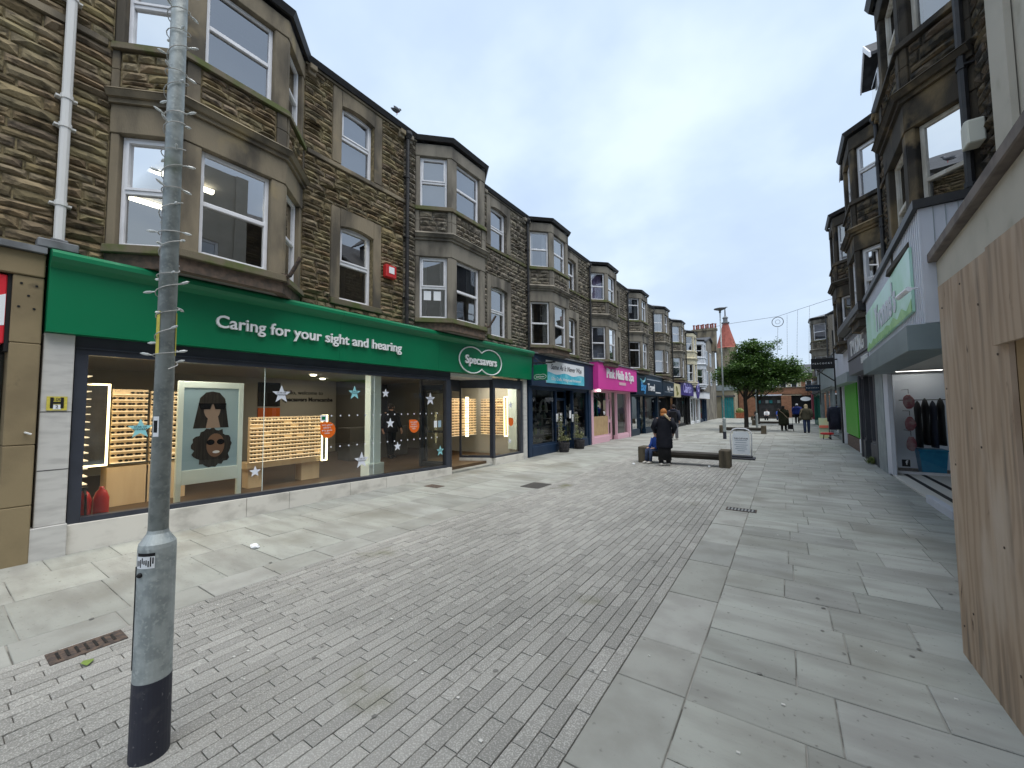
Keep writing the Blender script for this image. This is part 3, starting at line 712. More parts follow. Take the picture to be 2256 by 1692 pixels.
obj('joint', G().box(-6.939, -6.937, .80, 1.045, 1.64, 1.648).box(-6.939, -6.937, .80, 1.045, .98, .988), 'grey_text', pl)
hp = obj('hydrant_plate', G().box(-6.936, -6.930, .845, 1.005, 1.66, 1.82), 'yellow', pl)
obj('letter_h', onL(text_g('H', .17, extrude=.001, bold=.004), -6.927, .925, 1.74), 'black', hp)
obj('numerals', onL(text_g('100', .05, extrude=.001), -6.926, .925, 1.785), 'grey_text', hp)
obj('white_field', G().box(-6.9295, -6.928, .895, .957, 1.672, 1.725), 'white_sign', hp)
obj('numerals', onL(text_g('2', .05, extrude=.001), -6.926, .925, 1.70), 'grey_text', hp)
obj('pilaster', G().box(-7.08, -6.95, 10.97, 11.17, -.01, 2.548), 'pilaster', S, bevel=.006)
zt = lambda y: .33-.16*(y-1.05)/6.5           # the plinth gets lower as the street rises
edges = [1.05, 1.95, 2.95, 3.6, 4.75, 5.6, 6.35, 7.6]
for a, b in zip(edges, edges[1:]):
    a += .003; b -= .003
    obj('plinth_block', G().hexa([(-7.2, a, -.01), (-6.95, a, -.01), (-6.95, b, -.01), (-7.2, b, -.01), (-7.2, a, zt(a)), (-6.95, a, zt(a)), (-6.95, b, zt(b)), (-7.2, b, zt(b))]), 'marble', S, bevel=.004)
fr_ = obj('window_frame', G().box(-7.12, -7.0, 1.06, 7.59, 2.33, 2.57).box(-7.12, -6.99, 1.06, 1.17, .3, 2.329).box(-7.12, -6.99, 7.44, 7.59, .18, 2.329)
     .hexa([(-7.12, 1.17, zt(1.17)+.002), (-6.98, 1.17, zt(1.17)+.002), (-6.98, 7.44, zt(7.44)+.002), (-7.12, 7.44, zt(7.44)+.002), (-7.12, 1.17, zt(1.17)+.06), (-6.98, 1.17, zt(1.17)+.06), (-6.98, 7.44, zt(7.44)+.06), (-7.12, 7.44, zt(7.44)+.06)]), 'anthracite', S)
obj('frame_bead', G().box(-6.998, -6.97, 1.06, 7.59, 2.40, 2.415), 'anthracite', S)
ps = [1.16, 3.215, 5.35, 7.45]; panes = []
for a, b in zip(ps, ps[1:]):
    panes.append(obj('window_pane', G().poly([(-7.06, a+.004, zt(a)+.05), (-7.06, b-.004, zt(b)+.05), (-7.06, b-.004, 2.34), (-7.06, a+.004, 2.34)]), 'shop_glass', S))
def pane_at(y): return panes[0] if y < 3.2 else panes[1] if y < 5.34 else panes[2]
for y in ps[1:3]:
    obj('glass_joint', G().box(-7.063, -7.057, y-.004, y+.004, .3, 2.34), 'pale_aqua', S)
for y, z, r_, m_ in ((3.48, 1.90, .155, 'white_star'), (4.88, 1.96, .14, 'teal_star'), (5.63, 1.97, .095, 'white_star'), (6.94, 1.86, .16, 'white_star'), (5.06, .62, .17, 'white_star'), (5.96, .82, .1, 'white_star'), (5.76, 1.33, .11, 'white_star'), (7.28, .6, .13, 'teal_star'), (3.10, .66, .09, 'white_star'), (1.69, 1.41, .135, 'teal_star')):
    st = obj('star_sticker', onL(star_g(r_), -7.052, y, z), m_, pane_at(y))
    if r_ > .12: obj('star_lettering', onL(text_g('STAR OF\nEYEWEAR', r_*.24, extrude=.0005), -7.043, y, z+r_*.07), 'grey_text', pane_at(y))
def petal(r):    # round sticker with one square corner
    pts = [(-r, r), (0, r)]+[(r*math.sin(a), r*math.cos(a)) for a in [k*math.pi/14 for k in range(1, 22)]]
    return G().prism([(p[0], p[1], 0) for p in pts], (0, 0, .005))
for y, z in ((4.33, 1.26), (6.44, 1.24)):
    obj('round_sticker', onL(petal(.15), -7.052, y, z), 'orange', pane_at(y))
    obj('sticker_lettering', onL(text_g('very good\neyecare\nvery good\nvalue', .05, extrude=.0005), -7.044, y-.02, z+.02), 'white_letter', pane_at(y))
for y in (4.24,): obj('notice', G().box(-7.053, -7.05, y-.06, y+.06, 1.42, 1.54), 'white_sign', pane_at(y)); obj('green_mark', G().box(-7.049, -7.047, y-.035, y+.035, 1.45, 1.51), 'green', pane_at(y))
for y in (7.12, 7.26): obj('notice', G().box(-7.053, -7.05, y-.05, y+.05, 1.18, 1.34), 'white_sign' if y < 7.2 else 'poster_blue', pane_at(y))
g = G()
for z in (1.52, .94):
    for k in range(18): g.lathe([(.016, 0), (.016, .003)], (0, 0, 0), 10).v[-20:]
g = G()
for z in (1.52, .94):
    for k in range(16):
        q = G().lathe([(.016, 0), (.016, .003)], (0, 0, 0), 10); onL(q, -7.055, 4.4+k*.185, z); g.add(q)
obj('glass_dots', g, 'white_star', panes[2], kind='stuff')
# doorway and right-hand window
DX = -7.95
obj('door_soffit', G().box(-7.9, -7.0, 7.6, 9.36, 2.46, 2.54), 'ceiling_tile', S)
obj('return_frame', G().box(DX, -7.13, 7.52, 7.59, 2.25, 2.5).box(DX, -7.13, 7.52, 7.59, .15, .25).box(DX-.07, DX, 7.5, 7.6, .05, 2.5), 'anthracite', S)
obj('return_pane', G().poly([(-7.13, 7.555, .25), (DX, 7.555, .25), (DX, 7.555, 2.25), (-7.13, 7.555, 2.25)]), 'shop_glass', S)
obj('doorstep', G().box(DX-.1, -6.98, 7.6, 9.35, -.02, .045), 'flag', S)
obj('door_head', G().box(DX-.08, DX+.02, 7.6, 9.0, 2.12, 2.5), 'anthracite', S)
def door(x, y, w, h, ang, m, z0=.06, parent=S, glass='shop_glass'):
    """glazed door leaf hinged at (x, y)"""
    d = (math.cos(ang), math.sin(ang)); n = (-d[1], d[0])
    P = lambda a, b, z: (x+d[0]*a+n[0]*b, y+d[1]*a+n[1]*b, z)
    B = lambda g, a0, a1, z0, z1: g.hexa([P(a0, -.02, z0), P(a1, -.02, z0), P(a1, .02, z0), P(a0, .02, z0), P(a0, -.02, z1), P(a1, -.02, z1), P(a1, .02, z1), P(a0, .02, z1)])
    g = G(); B(g, 0, .08, z0, h); B(g, w-.08, w, z0, h); B(g, .08, w-.08, z0, z0+.2); B(g, .08, w-.08, h-.09, h); B(g, .08, w-.08, 1.0, 1.06)
    o = obj('door', g, m, parent)
    obj('door_pane', G().poly([P(.08, 0, z0+.2), P(w-.08, 0, z0+.2), P(w-.08, 0, h-.09), P(.08, 0, h-.09)]), glass, o)
    obj('handle', G().tube([P(w-.05, .05, .9), P(w-.05, .05, 1.25)], .012, 6).tube([P(w-.05, .0, .92), P(w-.05, .05, .92)], .01, 6).tube([P(w-.05, .0, 1.23), P(w-.05, .05, 1.23)], .01, 6), 'pipe_white', o)
    return o
door(DX-.02, 7.64, .82, 2.12, rad(12), 'anthracite')
# angled return from the front corner back to the doors
A, B_ = Vector((-7.06, 9.42)), Vector((-7.93, 8.98)); W2 = lambda u, v: (u, v)
rf_ = Fac(lambda u, v: (u, v), (A.x, A.y), (B_.x, B_.y)); rf_.n = -rf_.n if rf_.n.y > 0 else rf_.n
g = G(); rf_.box(g, 0, rf_.len, .0, .2, -.08, .02); obj('plinth_block', g, 'marble', S)
g = G(); rf_.box(g, .03, rf_.len, .202, .27, -.06, .0); rf_.box(g, .03, rf_.len, 2.22, 2.5, -.06, .0); rf_.box(g, rf_.len-.06, rf_.len, .27, 2.22, -.06, .0); obj('return_frame', g, 'anthracite', S)
obj('return_pane', G().poly([rf_.P(.03, -.03, .27), rf_.P(rf_.len-.06, -.03, .27), rf_.P(rf_.len-.06, -.03, 2.22), rf_.P(.03, -.03, 2.22)]), 'shop_glass', S)
obj('plinth_block', G().box(-7.2, -6.96, 9.44, 10.965, -.01, .19), 'marble', S, bevel=.004)
obj('window_frame', G().box(-7.12, -6.99, 9.38, 9.48, .2, 2.5).box(-7.12, -6.99, 10.85, 10.965, .2, 2.5).box(-7.12, -7.0, 9.48, 10.85, .195, .25).box(-7.12, -7.0, 9.48, 10.85, 2.22, 2.5), 'anthracite', S)
rp = obj('window_pane', G().poly([(-7.06, 9.48, .25), (-7.06, 10.85, .25), (-7.06, 10.85, 2.22), (-7.06, 9.48, 2.22)]), 'shop_glass', S)
obj('star_sticker', onL(star_g(.12), -7.052, 10.35, 1.72), 'white_star', rp); obj('star_sticker', onL(star_g(.09), -7.052, 10.3, .62), 'white_star', rp)
obj('round_sticker', onL(petal(.13), -7.052, 10.38, 1.2), 'orange', rp)
# hanging sign on a bracket
ps_ = thing('hanging_sign', (-6.8, 11.33, 2.5), 'small green projecting sign with white twin-lobed emblem on dark bracket', 'sign')
obj('panel', G().box(-6.78, -6.28, 11.31, 11.36, 2.52, 3.02), 'green', ps_, bevel=.004)
lp = lobes(.13, .075, .19)
obj('emblem_outline', G().tube([(-6.53+a, 11.306, 2.63+b) for a, b in lp]+[(-6.53+lp[0][0], 11.306, 2.63+lp[0][1])], .006, 5), 'white_letter', ps_)
obj('lettering', onS(fit('Specsavers', .3, extrude=.002, bold=.02), -6.53, 11.306, 2.63), 'white_letter', ps_)
obj('bracket', G().tube([(-6.82, 11.335, 3.1), (-6.1, 11.335, 3.06)], .018, 6).tube([(-6.82, 11.335, 3.3), (-6.5, 11.335, 3.09)], .012, 6).tube([(-6.81, 11.335, 2.95), (-6.81, 11.335, 3.36)], .02, 6).box(-6.7, -6.67, 11.325, 11.345, 3.02, 3.1).box(-6.42, -6.39, 11.325, 11.345, 3.02, 3.08), 'iron_black', ps_)
obj('floodlight', G().box(-6.3, -6.0, 11.29, 11.38, 3.06, 3.1), 'iron_black', ps_)
# ------------------------------------------------------------------ optician interior
I = thing('shop_interior', (-10, 6, .1), kind='structure')
obj('floor', G().box(-13.6, -7.2, 1.02, 11.0, .02, .12), 'wood_floor', I)
obj('ceiling', G().box(-13.6, -7.12, 1.02, 11.0, 2.64, 2.7), 'ceiling_tile', I)
obj('back_wall', G().box(-13.7, -13.6, 1.02, 11.0, .12, 2.64), 'shop_wall', I)
obj('side_wall', G().box(-13.6, -7.15, 1.0, 1.1, .12, 2.64), 'shop_wall', I)
obj('side_wall', G().box(-13.6, -7.15, 10.92, 11.02, .12, 2.64), 'shop_wall', I)
obj('partition', G().box(-13.55, -11.5, 8.62, 8.72, .12, 2.64), 'shop_wall_dark', I)
obj('dark_panel', G().box(-13.598, -13.56, 8.75, 10.9, .12, 2.62), 'shop_wall_dark', I)
obj('wall_panel', G().box(-13.598, -13.57, 6.0, 6.66, 1.75, 2.5), 'black', I)
obj('wall_panel', G().box(-13.598, -13.57, 6.0, 6.66, 1.2, 1.7), 'orange', I)
obj('lettering', onL(text_g('Hello, welcome to', .185, align='LEFT', extrude=.004), -13.58, 6.74, 2.2), 'grey_text', I)
obj('lettering', onL(text_g('Specsavers Morecambe', .185, align='LEFT', extrude=.004, bold=.006), -13.58, 6.74, 1.97), 'grey_text', I)
obj('picture_frame', G().box(-13.56, -13.54, 9.2, 9.6, 1.2, 1.8), 'black', I)
obj('desk', G().box(-11.2, -10.6, 7.2, 9.4, .12, 1.08), 'shop_wall_dark', I, bevel=.01)
cl = thing('ceiling_lights', (-10, 6, 2.6), 'round recessed ceiling lights glowing inside the optician', 'ceiling light')
bpy.data.objects.remove(cl)
for k, (x, y) in enumerate([(-8.4, 1.9), (-8.6, 4.2), (-8.9, 5.4), (-9.9, 5.0), (-9.6, 6.6), (-11.2, 6.4), (-11.0, 8.2), (-8.3, 6.9), (-8.3, 10.2), (-12.4, 7.4), (-9.6, 8.6), (-9.9, 3.2)]):
    t = obj('ceiling_light', G().lathe([(.085, .03), (.085, .036), (.07, .0), (.0, .0)][:3], (x, y, 2.602), 14), 'lamp_warm', label='round recessed light glowing in the optician ceiling', cat='ceiling light', group='recessed lights in the optician')
for k, (x, y, e_) in enumerate(((-7.75, 2.3, 15), (-7.75, 4.4, 15), (-9.6, 7.0, 4), (-12.0, 7.2, 6), (-7.8, 10.1, 15))):
    ld = bpy.data.lights.new('ceiling_lamp', 'AREA'); ld.energy = e_; ld.size = .9; ld.color = (1, .88, .7)
    lo = bpy.data.objects.new('ceiling_lamp', ld); link(lo, I); lo.location = Vector((x, y, 2.58))-I.location
obj('column', G().box(-7.75, -7.55, 5.63, 5.91, .45, 2.63).box(-7.8, -7.5, 5.57, 5.97, .12, .449), 'pale_aqua', I, bevel=.006)
def spectacles(g, fac, a, z, d, w=.13):
    h = w*.3
    for q in (-.27*w, .27*w):
        c = fac.P(a+q, d, z); n = 8; i = len(g.v)
        ring_ = [fac.P(a+q+.21*w*math.cos(2*math.pi*k/n), d+.012, z+h*.5*math.sin(2*math.pi*k/n)) for k in range(n)]
        g.prism(ring_, Vector(fac.P(0, .008, 0))-Vector(fac.P(0, 0, 0)))
    fac.box(g, a-.06*w, a+.06*w, z+h*.1, z+h*.3, d+.012, d+.018)
    for q in (-.5*w, .46*w): fac.box(g, a+q, a+q+.04*w, z+h*.1, z+h*.35, d-.0, d+.02)
def display(name, label, fac, a0, a1, z0, z1, rows, cols, sunny, base=None, led=None):
    t = thing(name, fac.P((a0+a1)/2, 0, .12), label, 'display')
    g = G(); fac.box(g, a0, a1, z0, z1, -.06, 0); obj('board', g, 'maple', t)
    g = G(); sp_ = G(); dz_ = (z1-z0)/rows
    for r_ in range(rows):
        sh = G(); fac.box(sh, a0+.01, a1-.01, z0+r_*dz_+.004, z0+r_*dz_+.012, .001, .05); obj('shelf', sh, 'shelf_glow', t)
        for c in range(cols):
            if R.random() < .93: spectacles(sp_, fac, a0+(c+.5)*(a1-a0)/cols+R.uniform(-.01, .01), z0+r_*dz_+dz_*.42, .012, (.13 if sunny else .105)*R.uniform(.9, 1.05))
    obj('spectacles', sp_, 'lens_dark' if sunny else 'spectacle', t, kind='stuff')
    if base:
        g = G(); fac.box(g, a0-.03, a1+.03, base[0], base[1], -.35, -.02 if base[1] > z0 else .03); obj('cabinet', g, 'maple', t)
    if led:
        la, lb, lz0, lz1 = led
        g = G(); fac.box(g, la, lb, lz0, lz1, -.05, .01); obj('mirror', g, mat('mirror', (.5, .5, .5), rough=.05, metal=1), t)
        for q in ((la, la+.025, lz0, lz1), (lb-.025, lb, lz0, lz1), (la+.025, lb-.025, lz1-.025, lz1), (la+.025, lb-.025, lz0, lz0+.025)):
            g = G(); fac.box(g, *q, .011, .03); obj('light_strip', g, 'lamp_soft', t)
    return t
FS = Fac(lambda u, v: (-9.0+v, u), (1.2, 0), (4, 0))
display('display_wall', 'left maple display panel of dark sunglasses beside the light-framed mirror', FS, .60, 1.04, .80, 2.0, 13, 4, True, (.12, .74), (.18, .57, .78, 2.08))
display('display_wall', 'right maple display panel of dark sunglasses behind the lamp post', FS, 1.08, 1.56, .80, 1.98, 13, 4, True, (.12, .74))
FD = Fac(lambda u, v: (-8.6+v, u), (3.66, 0), (6, 0))
display('display_desk', 'low maple desk display of many clear spectacle frames with lit mirror edge', FD, 0, 1.44, .62, 1.5, 12, 11, False, None, (1.46, 1.6, .5, 1.52))
obj('display_plinth', G().box(-9.1, -8.62, 3.64, 5.2, .5, .61).box(-8.95, -8.7, 4.75, 5.15, .12, .5).box(-8.95, -8.7, 3.7, 3.95, .12, .5), 'maple', label='maple bench base under the clear spectacle display', cat='bench base')
FR = Fac(lambda u, v: (-8.75+v, u), (9.0, 0), (11, 0))
display('display_wall', 'maple spectacle wall behind the small window right of the optician door', FR, .2, 1.75, .75, 1.95, 14, 10, False, None, (1.2, 1.34, .7, 2.0))
FW = Fac(lambda u, v: (u, 10.91-v), (-8.7, 0), (-7.2, 0))
display('display_wall', 'maple spectacle panel on the end wall inside the small right window', FW, .05, 1.0, .75, 1.95, 14, 7, False, None, (1.03, 1.17, .7, 2.0))
obj('end_panel', G().box(-7.5, -7.16, 10.86, 10.915, .3, 2.3), 'pale_aqua', I)
# glowing glass shelves against the left side wall
t = thing('shelf_unit', (-8.0, 1.15, .12), 'tall rack of glowing glass shelves with spectacles on the left shop wall', 'shelf unit')
obj('back_board', G().box(-8.9, -7.5, 1.10, 1.13, .6, 2.2), 'maple', t)
sp_ = G(); fs = Fac(lambda u, v: (-7.5-u, 1.13+v), (0, 0), (1.4, 0))
for k in range(17):
    z = .5+k*.1; obj('shelf', G().box(-8.85, -7.5, 1.131, 1.30, z, z+.012), 'shelf_glow', t)
    for j in range(7): spectacles(sp_, fs, .12+j*.19, z+.045, .1, .12)
obj('spectacles', sp_, 'spectacle', t, kind='stuff')
# poster stand
t = thing('poster_stand', (-7.72, 2.72, .12), 'pale poster stand showing two portraits with dark sunglasses on blue', 'poster stand')
obj('frame', G().box(-7.75, -7.69, 2.27, 2.34, .12, 2.1).box(-7.75, -7.69, 3.1, 3.17, .12, 2.1).box(-7.75, -7.69, 2.34, 3.1, 2.0, 2.1).box(-7.75, -7.69, 2.34, 3.1, .5, .72), 'pale_aqua', t, bevel=.004)
obj('poster', G().box(-7.74, -7.705, 2.34, 3.1, .72, 2.0), 'poster_blue', t)
flat = lambda pts, th, x: G().prism([(x, 2.72+a, z) for a, z in pts], (th, 0, 0))
def ell(a, z, ra, rz, n=22): return [(a+ra*math.cos(2*math.pi*k/n), z+rz*math.sin(2*math.pi*k/n)) for k in range(n)]
hair = [(-.25, 1.36), (-.2, 1.66), (-.17, 1.84), (-.09, 1.93), (0, 1.95), (.1, 1.93), (.18, 1.83), (.2, 1.66), (.24, 1.36)]
obj('print_hair', flat(hair, .002, -7.704), 'hair_print', t)
obj('print_face', flat(ell(0, 1.66, .115, .17), .002, -7.701), 'skin_print_pale', t)
obj('print_fringe', flat([(-.12, 1.74), (.12, 1.74), (.12, 1.86), (0, 1.92), (-.12, 1.86)], .002, -7.698), 'hair_print', t)
obj('print_neck', flat([(-.08, 1.36), (.12, 1.36), (.08, 1.55), (-.05, 1.55)], .002, -7.7025), 'skin_print_pale', t)
for q in (-.1, .1): obj('print_lens', flat([(q-.09, 1.755), (q+.095, 1.755), (q+.07, 1.66), (q-.06, 1.66)], .002, -7.695), 'lens_dark', t)
rg = random.Random(3); hp_ = []
for k in range(40):
    a = 2*math.pi*k/40; q = 1+rg.uniform(-.1, .14); hp_.append((.02+.27*q*math.cos(a), 1.05+.29*q*math.sin(a)))
obj('print_hair', flat(hp_, .002, -7.7035), 'hair_print', t)
obj('print_face', flat(ell(.06, 1.08, .125, .19), .002, -7.7), 'skin_print', t)
for q in (-.01, .13): obj('print_lens', flat(ell(q+.0, 1.13, .055, .045), .002, -7.697), 'lens_dark', t)
obj('print_mouth', flat(ell(.07, .97, .05, .022), .002, -7.697), 'white_star', t)
# fire extinguisher
t = thing('fire_extinguisher', (-7.4, 1.26, .12), 'red fire extinguisher on the shop floor by the left window frame', 'fire extinguisher')
for y in (1.24, 1.40): obj('cylinder', G().lathe([(.06, 0), (.075, .03), (.075, .42), (.05, .5), (.025, .53), (.025, .56)], (-7.3, y, .122), 14), 'red', t, smooth=True)
obj('hose', G().tube([(-7.28, 1.24, .68), (-7.2, 1.24, .62), (-7.2, 1.25, .3)], .012, 6).box(-7.33, -7.26, 1.21, 1.27, .66, .7), 'black', t)
# ------------------------------------------------------------------ the other shopfronts of the left side
mat('navy', (.012, .028, .062), (.016, .036, .075), sc=2, rough=.45)
mat('navy_deep', (.006, .022, .045), rough=.4)
mat('pink', (.72, .06, .36), (.68, .055, .34), sc=1, rough=.4)
mat('pink_pale', (.72, .45, .52), rough=.5)
mat('board', (.5, .35, .19), (.44, .3, .16), sc=5, rough=.8)
mat('purple', (.035, .02, .2), rough=.4)
mat('cream_sign', (.65, .58, .36), rough=.5)
mat('aqua_sea', (.03, .42, .58), (.2, .62, .72), sc=3, rough=.4)
mat('goods_pale', (.5, .48, .42), (.3, .32, .3), sc=12, rough=.7, rnd=.4, hue=.05)
mat('goods_green', (.12, .2, .1), (.3, .3, .22), sc=12, rough=.8, rnd=.4, hue=.08)
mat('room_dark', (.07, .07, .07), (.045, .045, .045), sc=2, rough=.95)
mat('room_pale', (.5, .55, .54), (.4, .45, .44), sc=2, rough=.9)
mat('planter', (.07, .065, .07), (.045, .042, .045), sc=10, rough=.9)
mat('trellis', (.3, .29, .27), (.2, .19, .18), sc=20, rough=.9)
mat('leaf_pale', (.12, .14, .05), (.3, .3, .16), sc=30, rough=.7, rnd=.4)
def frame_g(F, a0, a1, z0, z1, t, d0, d1):
    g = G(); F.box(g, a0, a0+t, z0, z1, d0, d1); F.box(g, a1-t, a1, z0, z1, d0, d1); F.box(g, a0+t, a1-t, z0, z0+t, d0, d1); F.box(g, a0+t, a1-t, z1-t, z1, d0, d1); return g
def shop(side, X, y0, y1, label, paint, fas, zf, proj_, secs, ztop=2.3, riser=.3, room='room_dark', goods=0, goods_mat='goods_pale', fas_y=None, depth=2.6, pil=.22, lit=False, name='shop_front'):
    """secs: list of ('win'|'door'|'panel', y0, y1)"""
    sg = 1 if side == 'L' else -1
    W = lambda u, v: (X+sg*v, y0+u)
    F = Fac(W, (0, 0), (y1-y0, 0)); L_ = y1-y0
    t = thing(name, (X, (y0+y1)/2, 0), label, 'shop front')
    for a in (0, L_-pil):
        g = G(); F.box(g, a+.003, a+pil-.003, -.01, zf[0], -.3, .06); obj('pilaster', g, paint, t, bevel=.01)
    fy0, fy1 = fas_y or (y0, y1)
    g = G(); F.box(g, fy0-y0, fy1-y0, zf[0], zf[1], -.1, proj_); fo = obj('fascia', g, fas, t, bevel=.006)
    g = G(); F.box(g, fy0-y0-.02, fy1-y0+.02, zf[1]+.001, zf[1]+.05, -.1, proj_+.06); obj('fascia_top', g, 'lead', t)
    g = G(); F.box(g, pil, L_-pil, ztop, zf[0]-.002, -.2, .02); obj('head', g, paint, t)
    for s in secs:
        a, b = s[1]-y0, s[2]-y0; kind = s[0]
        if kind == 'win':
            rz_ = s[3] if len(s) > 3 else riser
            g = G(); F.box(g, a, b, -.01, rz_, -.2, .03); obj('stallriser', g, paint, t, bevel=.008)
            w = obj('window_frame', frame_g(F, a, b, rz_+.002, ztop-.002, .06, -.12, 0), paint, t)
            obj('window_pane', G().poly([F.P(a+.05, -.06, rz_+.05), F.P(b-.05, -.06, rz_+.05), F.P(b-.05, -.06, ztop-.05), F.P(a+.05, -.06, ztop-.05)]), 'shop_glass', w)
            if goods:
                for k in range(goods):
                    z = rz_+.06+k*(ztop-rz_-.55)/goods
                    g = G(); F.box(g, a+.08, b-.08, z-.02, z, -.55, -.2); obj('shelf', g, 'trellis', t)
                    q = a+.18
                    while q < b-.18:
                        gg = G(); hh = R.uniform(.1, .3); ww = R.uniform(.05, .1); kd = R.randrange(3)
                        if kd == 0: F.box(gg, q-ww, q+ww, z+.001, z+hh, -.42, -.38)
                        elif kd == 1:
                            c = F.P(q, -.38, z+.001); gg.lathe([(ww*.7, 0), (ww, hh*.3), (ww*.6, hh*.7), (ww*.35, hh*.85), (ww*.5, hh)], c, 9)
                        else: F.box(gg, q-ww, q+ww, z+.001, z+hh*.5, -.44, -.32); F.box(gg, q-ww*.6, q+ww*.6, z+hh*.5+.001, z+hh*.8, -.42, -.34)
                        obj('shop_goods', gg, goods_mat if R.random() < .75 else 'goods_green', t); q += R.uniform(.16, .3)
        elif kind == 'door':
            g = frame_g(F, a, b, .0, ztop-.002, .05, -.35, -.25); obj('door_frame', g, paint, t)
            dd = G(); F.box(dd, a+.052, a+.14, .03, 2.0, -.32, -.27); F.box(dd, b-.14, b-.052, .03, 2.0, -.32, -.27); F.box(dd, a+.14, b-.14, .03, .28, -.32, -.27); F.box(dd, a+.14, b-.14, .85, 1.0, -.32, -.27); F.box(dd, a+.14, b-.14, 1.9, 2.0, -.32, -.27)
            d = obj('door', dd, paint, t)
            obj('door_pane', G().poly([F.P(a+.12, -.29, .28), F.P(b-.12, -.29, .28), F.P(b-.12, -.29, 1.95), F.P(a+.12, -.29, 1.95)]), 'shop_glass', d)
            hg = G(); hg.tube([F.P(b-.1, -.24, .95), F.P(b-.1, -.24, 1.15)], .012, 6); hg.tube([F.P(b-.1, -.27, .97), F.P(b-.1, -.24, .97)], .01, 6); obj('handle', hg, 'pipe_white', d)
        elif kind == 'panel':
            g = G(); F.box(g, a, b, s[3], s[4], -.1, -.02); obj('board', g, s[5], t)
    # room behind
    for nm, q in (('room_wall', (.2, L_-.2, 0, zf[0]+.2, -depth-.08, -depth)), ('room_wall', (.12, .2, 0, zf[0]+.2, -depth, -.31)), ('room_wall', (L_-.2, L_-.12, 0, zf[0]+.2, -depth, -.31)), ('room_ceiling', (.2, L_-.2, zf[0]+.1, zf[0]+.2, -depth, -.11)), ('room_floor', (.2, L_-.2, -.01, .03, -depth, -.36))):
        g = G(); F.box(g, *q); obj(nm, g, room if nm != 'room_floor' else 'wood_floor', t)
    if lit:
        for k in range(3):
            g = G(); a = L_*(.25+.25*k); F.box(g, a-.3, a+.3, zf[0]+.03, zf[0]+.06, -1.2, -1.0); obj('emissive_strip', g, 'lamp_cool', t)
    return t, F, fo
# navy gift shop
t, F, fo = shop('L', XL, 11.34, 16.5, 'navy painted gift shop with white and aqua sign panel and crowded windows', 'navy', 'navy', (2.36, 3.44), .18,
    [('win', 11.62, 13.42), ('door', 13.5, 14.72), ('win', 14.8, 16.22)], ztop=2.3, riser=.32, goods=5)
sp_ = obj('sign_panel', G().box(-6.868, -6.855, 12.3, 15.5, 2.5, 3.3), 'white_sign', fo)
pts = [(-6.852, 12.3, 2.5), (-6.852, 15.5, 2.5)]+[(-6.852, 15.5-3.2*k/16, 2.86+.04*math.sin(k*.9)) for k in range(17)]
obj('sea_print', G().prism(pts, (.003, 0, 0)), 'aqua_sea', fo)
obj('lettering', onL(fit('Same As It Never Was', 2.6, extrude=.002, shear=.25), -6.848, 13.95, 3.08), 'grey_text', fo)
obj('lettering', onL(fit('Gifts, Crafts, Vintage and Homeware', 2.5, extrude=.002, shear=.2), -6.845, 13.9, 2.66), 'white_letter', fo)
for a, z in ((13.3, 1.1), (13.62, 1.1), (14.4, 1.2), (14.62, 1.05)): obj('paper_notice', G().box(-7.02, -7.015, a, a+.16, z, z+.3), 'white_sign', t)
# arched mirror in the window
g = G(); g.tube([(-7.25, 13.25+.0-.5+.25*math.cos(math.pi*k/12), 1.45+.45*math.sin(math.pi*k/12)) for k in range(13)], .04, 6); obj('arched_mirror', g, 'goods_pale', t)
for k, (y, lb) in enumerate(((13.42, 'dark planter with flowered trellis on the optician side of the navy shop door'), (14.78, 'dark planter with flowered trellis on the pink salon side of the navy shop door'))):
    p = thing('planter', (-6.78, y, 0), lb, 'planter', 'planters by the navy shop door')
    obj('tub', G().lathe([(.17, 0), (.2, .2), (.21, .36), (.19, .36), (.18, .3)], (-6.78, y, .0), 12), 'planter', p)
    for z in (.08, .18, .28): obj('hoop', G().lathe([(.205+z*.03, 0), (.205+z*.03, .02)], (-6.78, y, z), 12), 'iron_black', p)
    for s in (-.13, 0, .13): obj('trellis_bar', G().tube([(-6.92, y+s, .3), (-6.92, y+s, 1.45)], .011, 5), 'trellis', p)
    for z in (.6, .8, 1.0, 1.2, 1.4): obj('trellis_bar', G().tube([(-6.92, y-.15, z), (-6.92, y+.15, z+.02)], .01, 5), 'trellis', p)
    g = G(); lg = random.Random(k+5)
    for q in range(420):
        if q < 220: c = Vector((-6.78+lg.gauss(0, .09), y+lg.gauss(0, .11), .42+abs(lg.gauss(0, .1))))
        else: c = Vector((-6.9+lg.gauss(0, .03), y+lg.gauss(0, .09), lg.uniform(.45, 1.35)))
        a = Vector((lg.gauss(0, 1), lg.gauss(0, 1), lg.gauss(0, 1))).normalized()*lg.uniform(.02, .045); b = a.cross(Vector((lg.gauss(0, 1), lg.gauss(0, 1), lg.gauss(0, 1)))).normalized()*.018
        g.poly([c-a, c+b, c+a, c-b])
    obj('foliage', g, 'leaf_pale', p, kind='stuff')
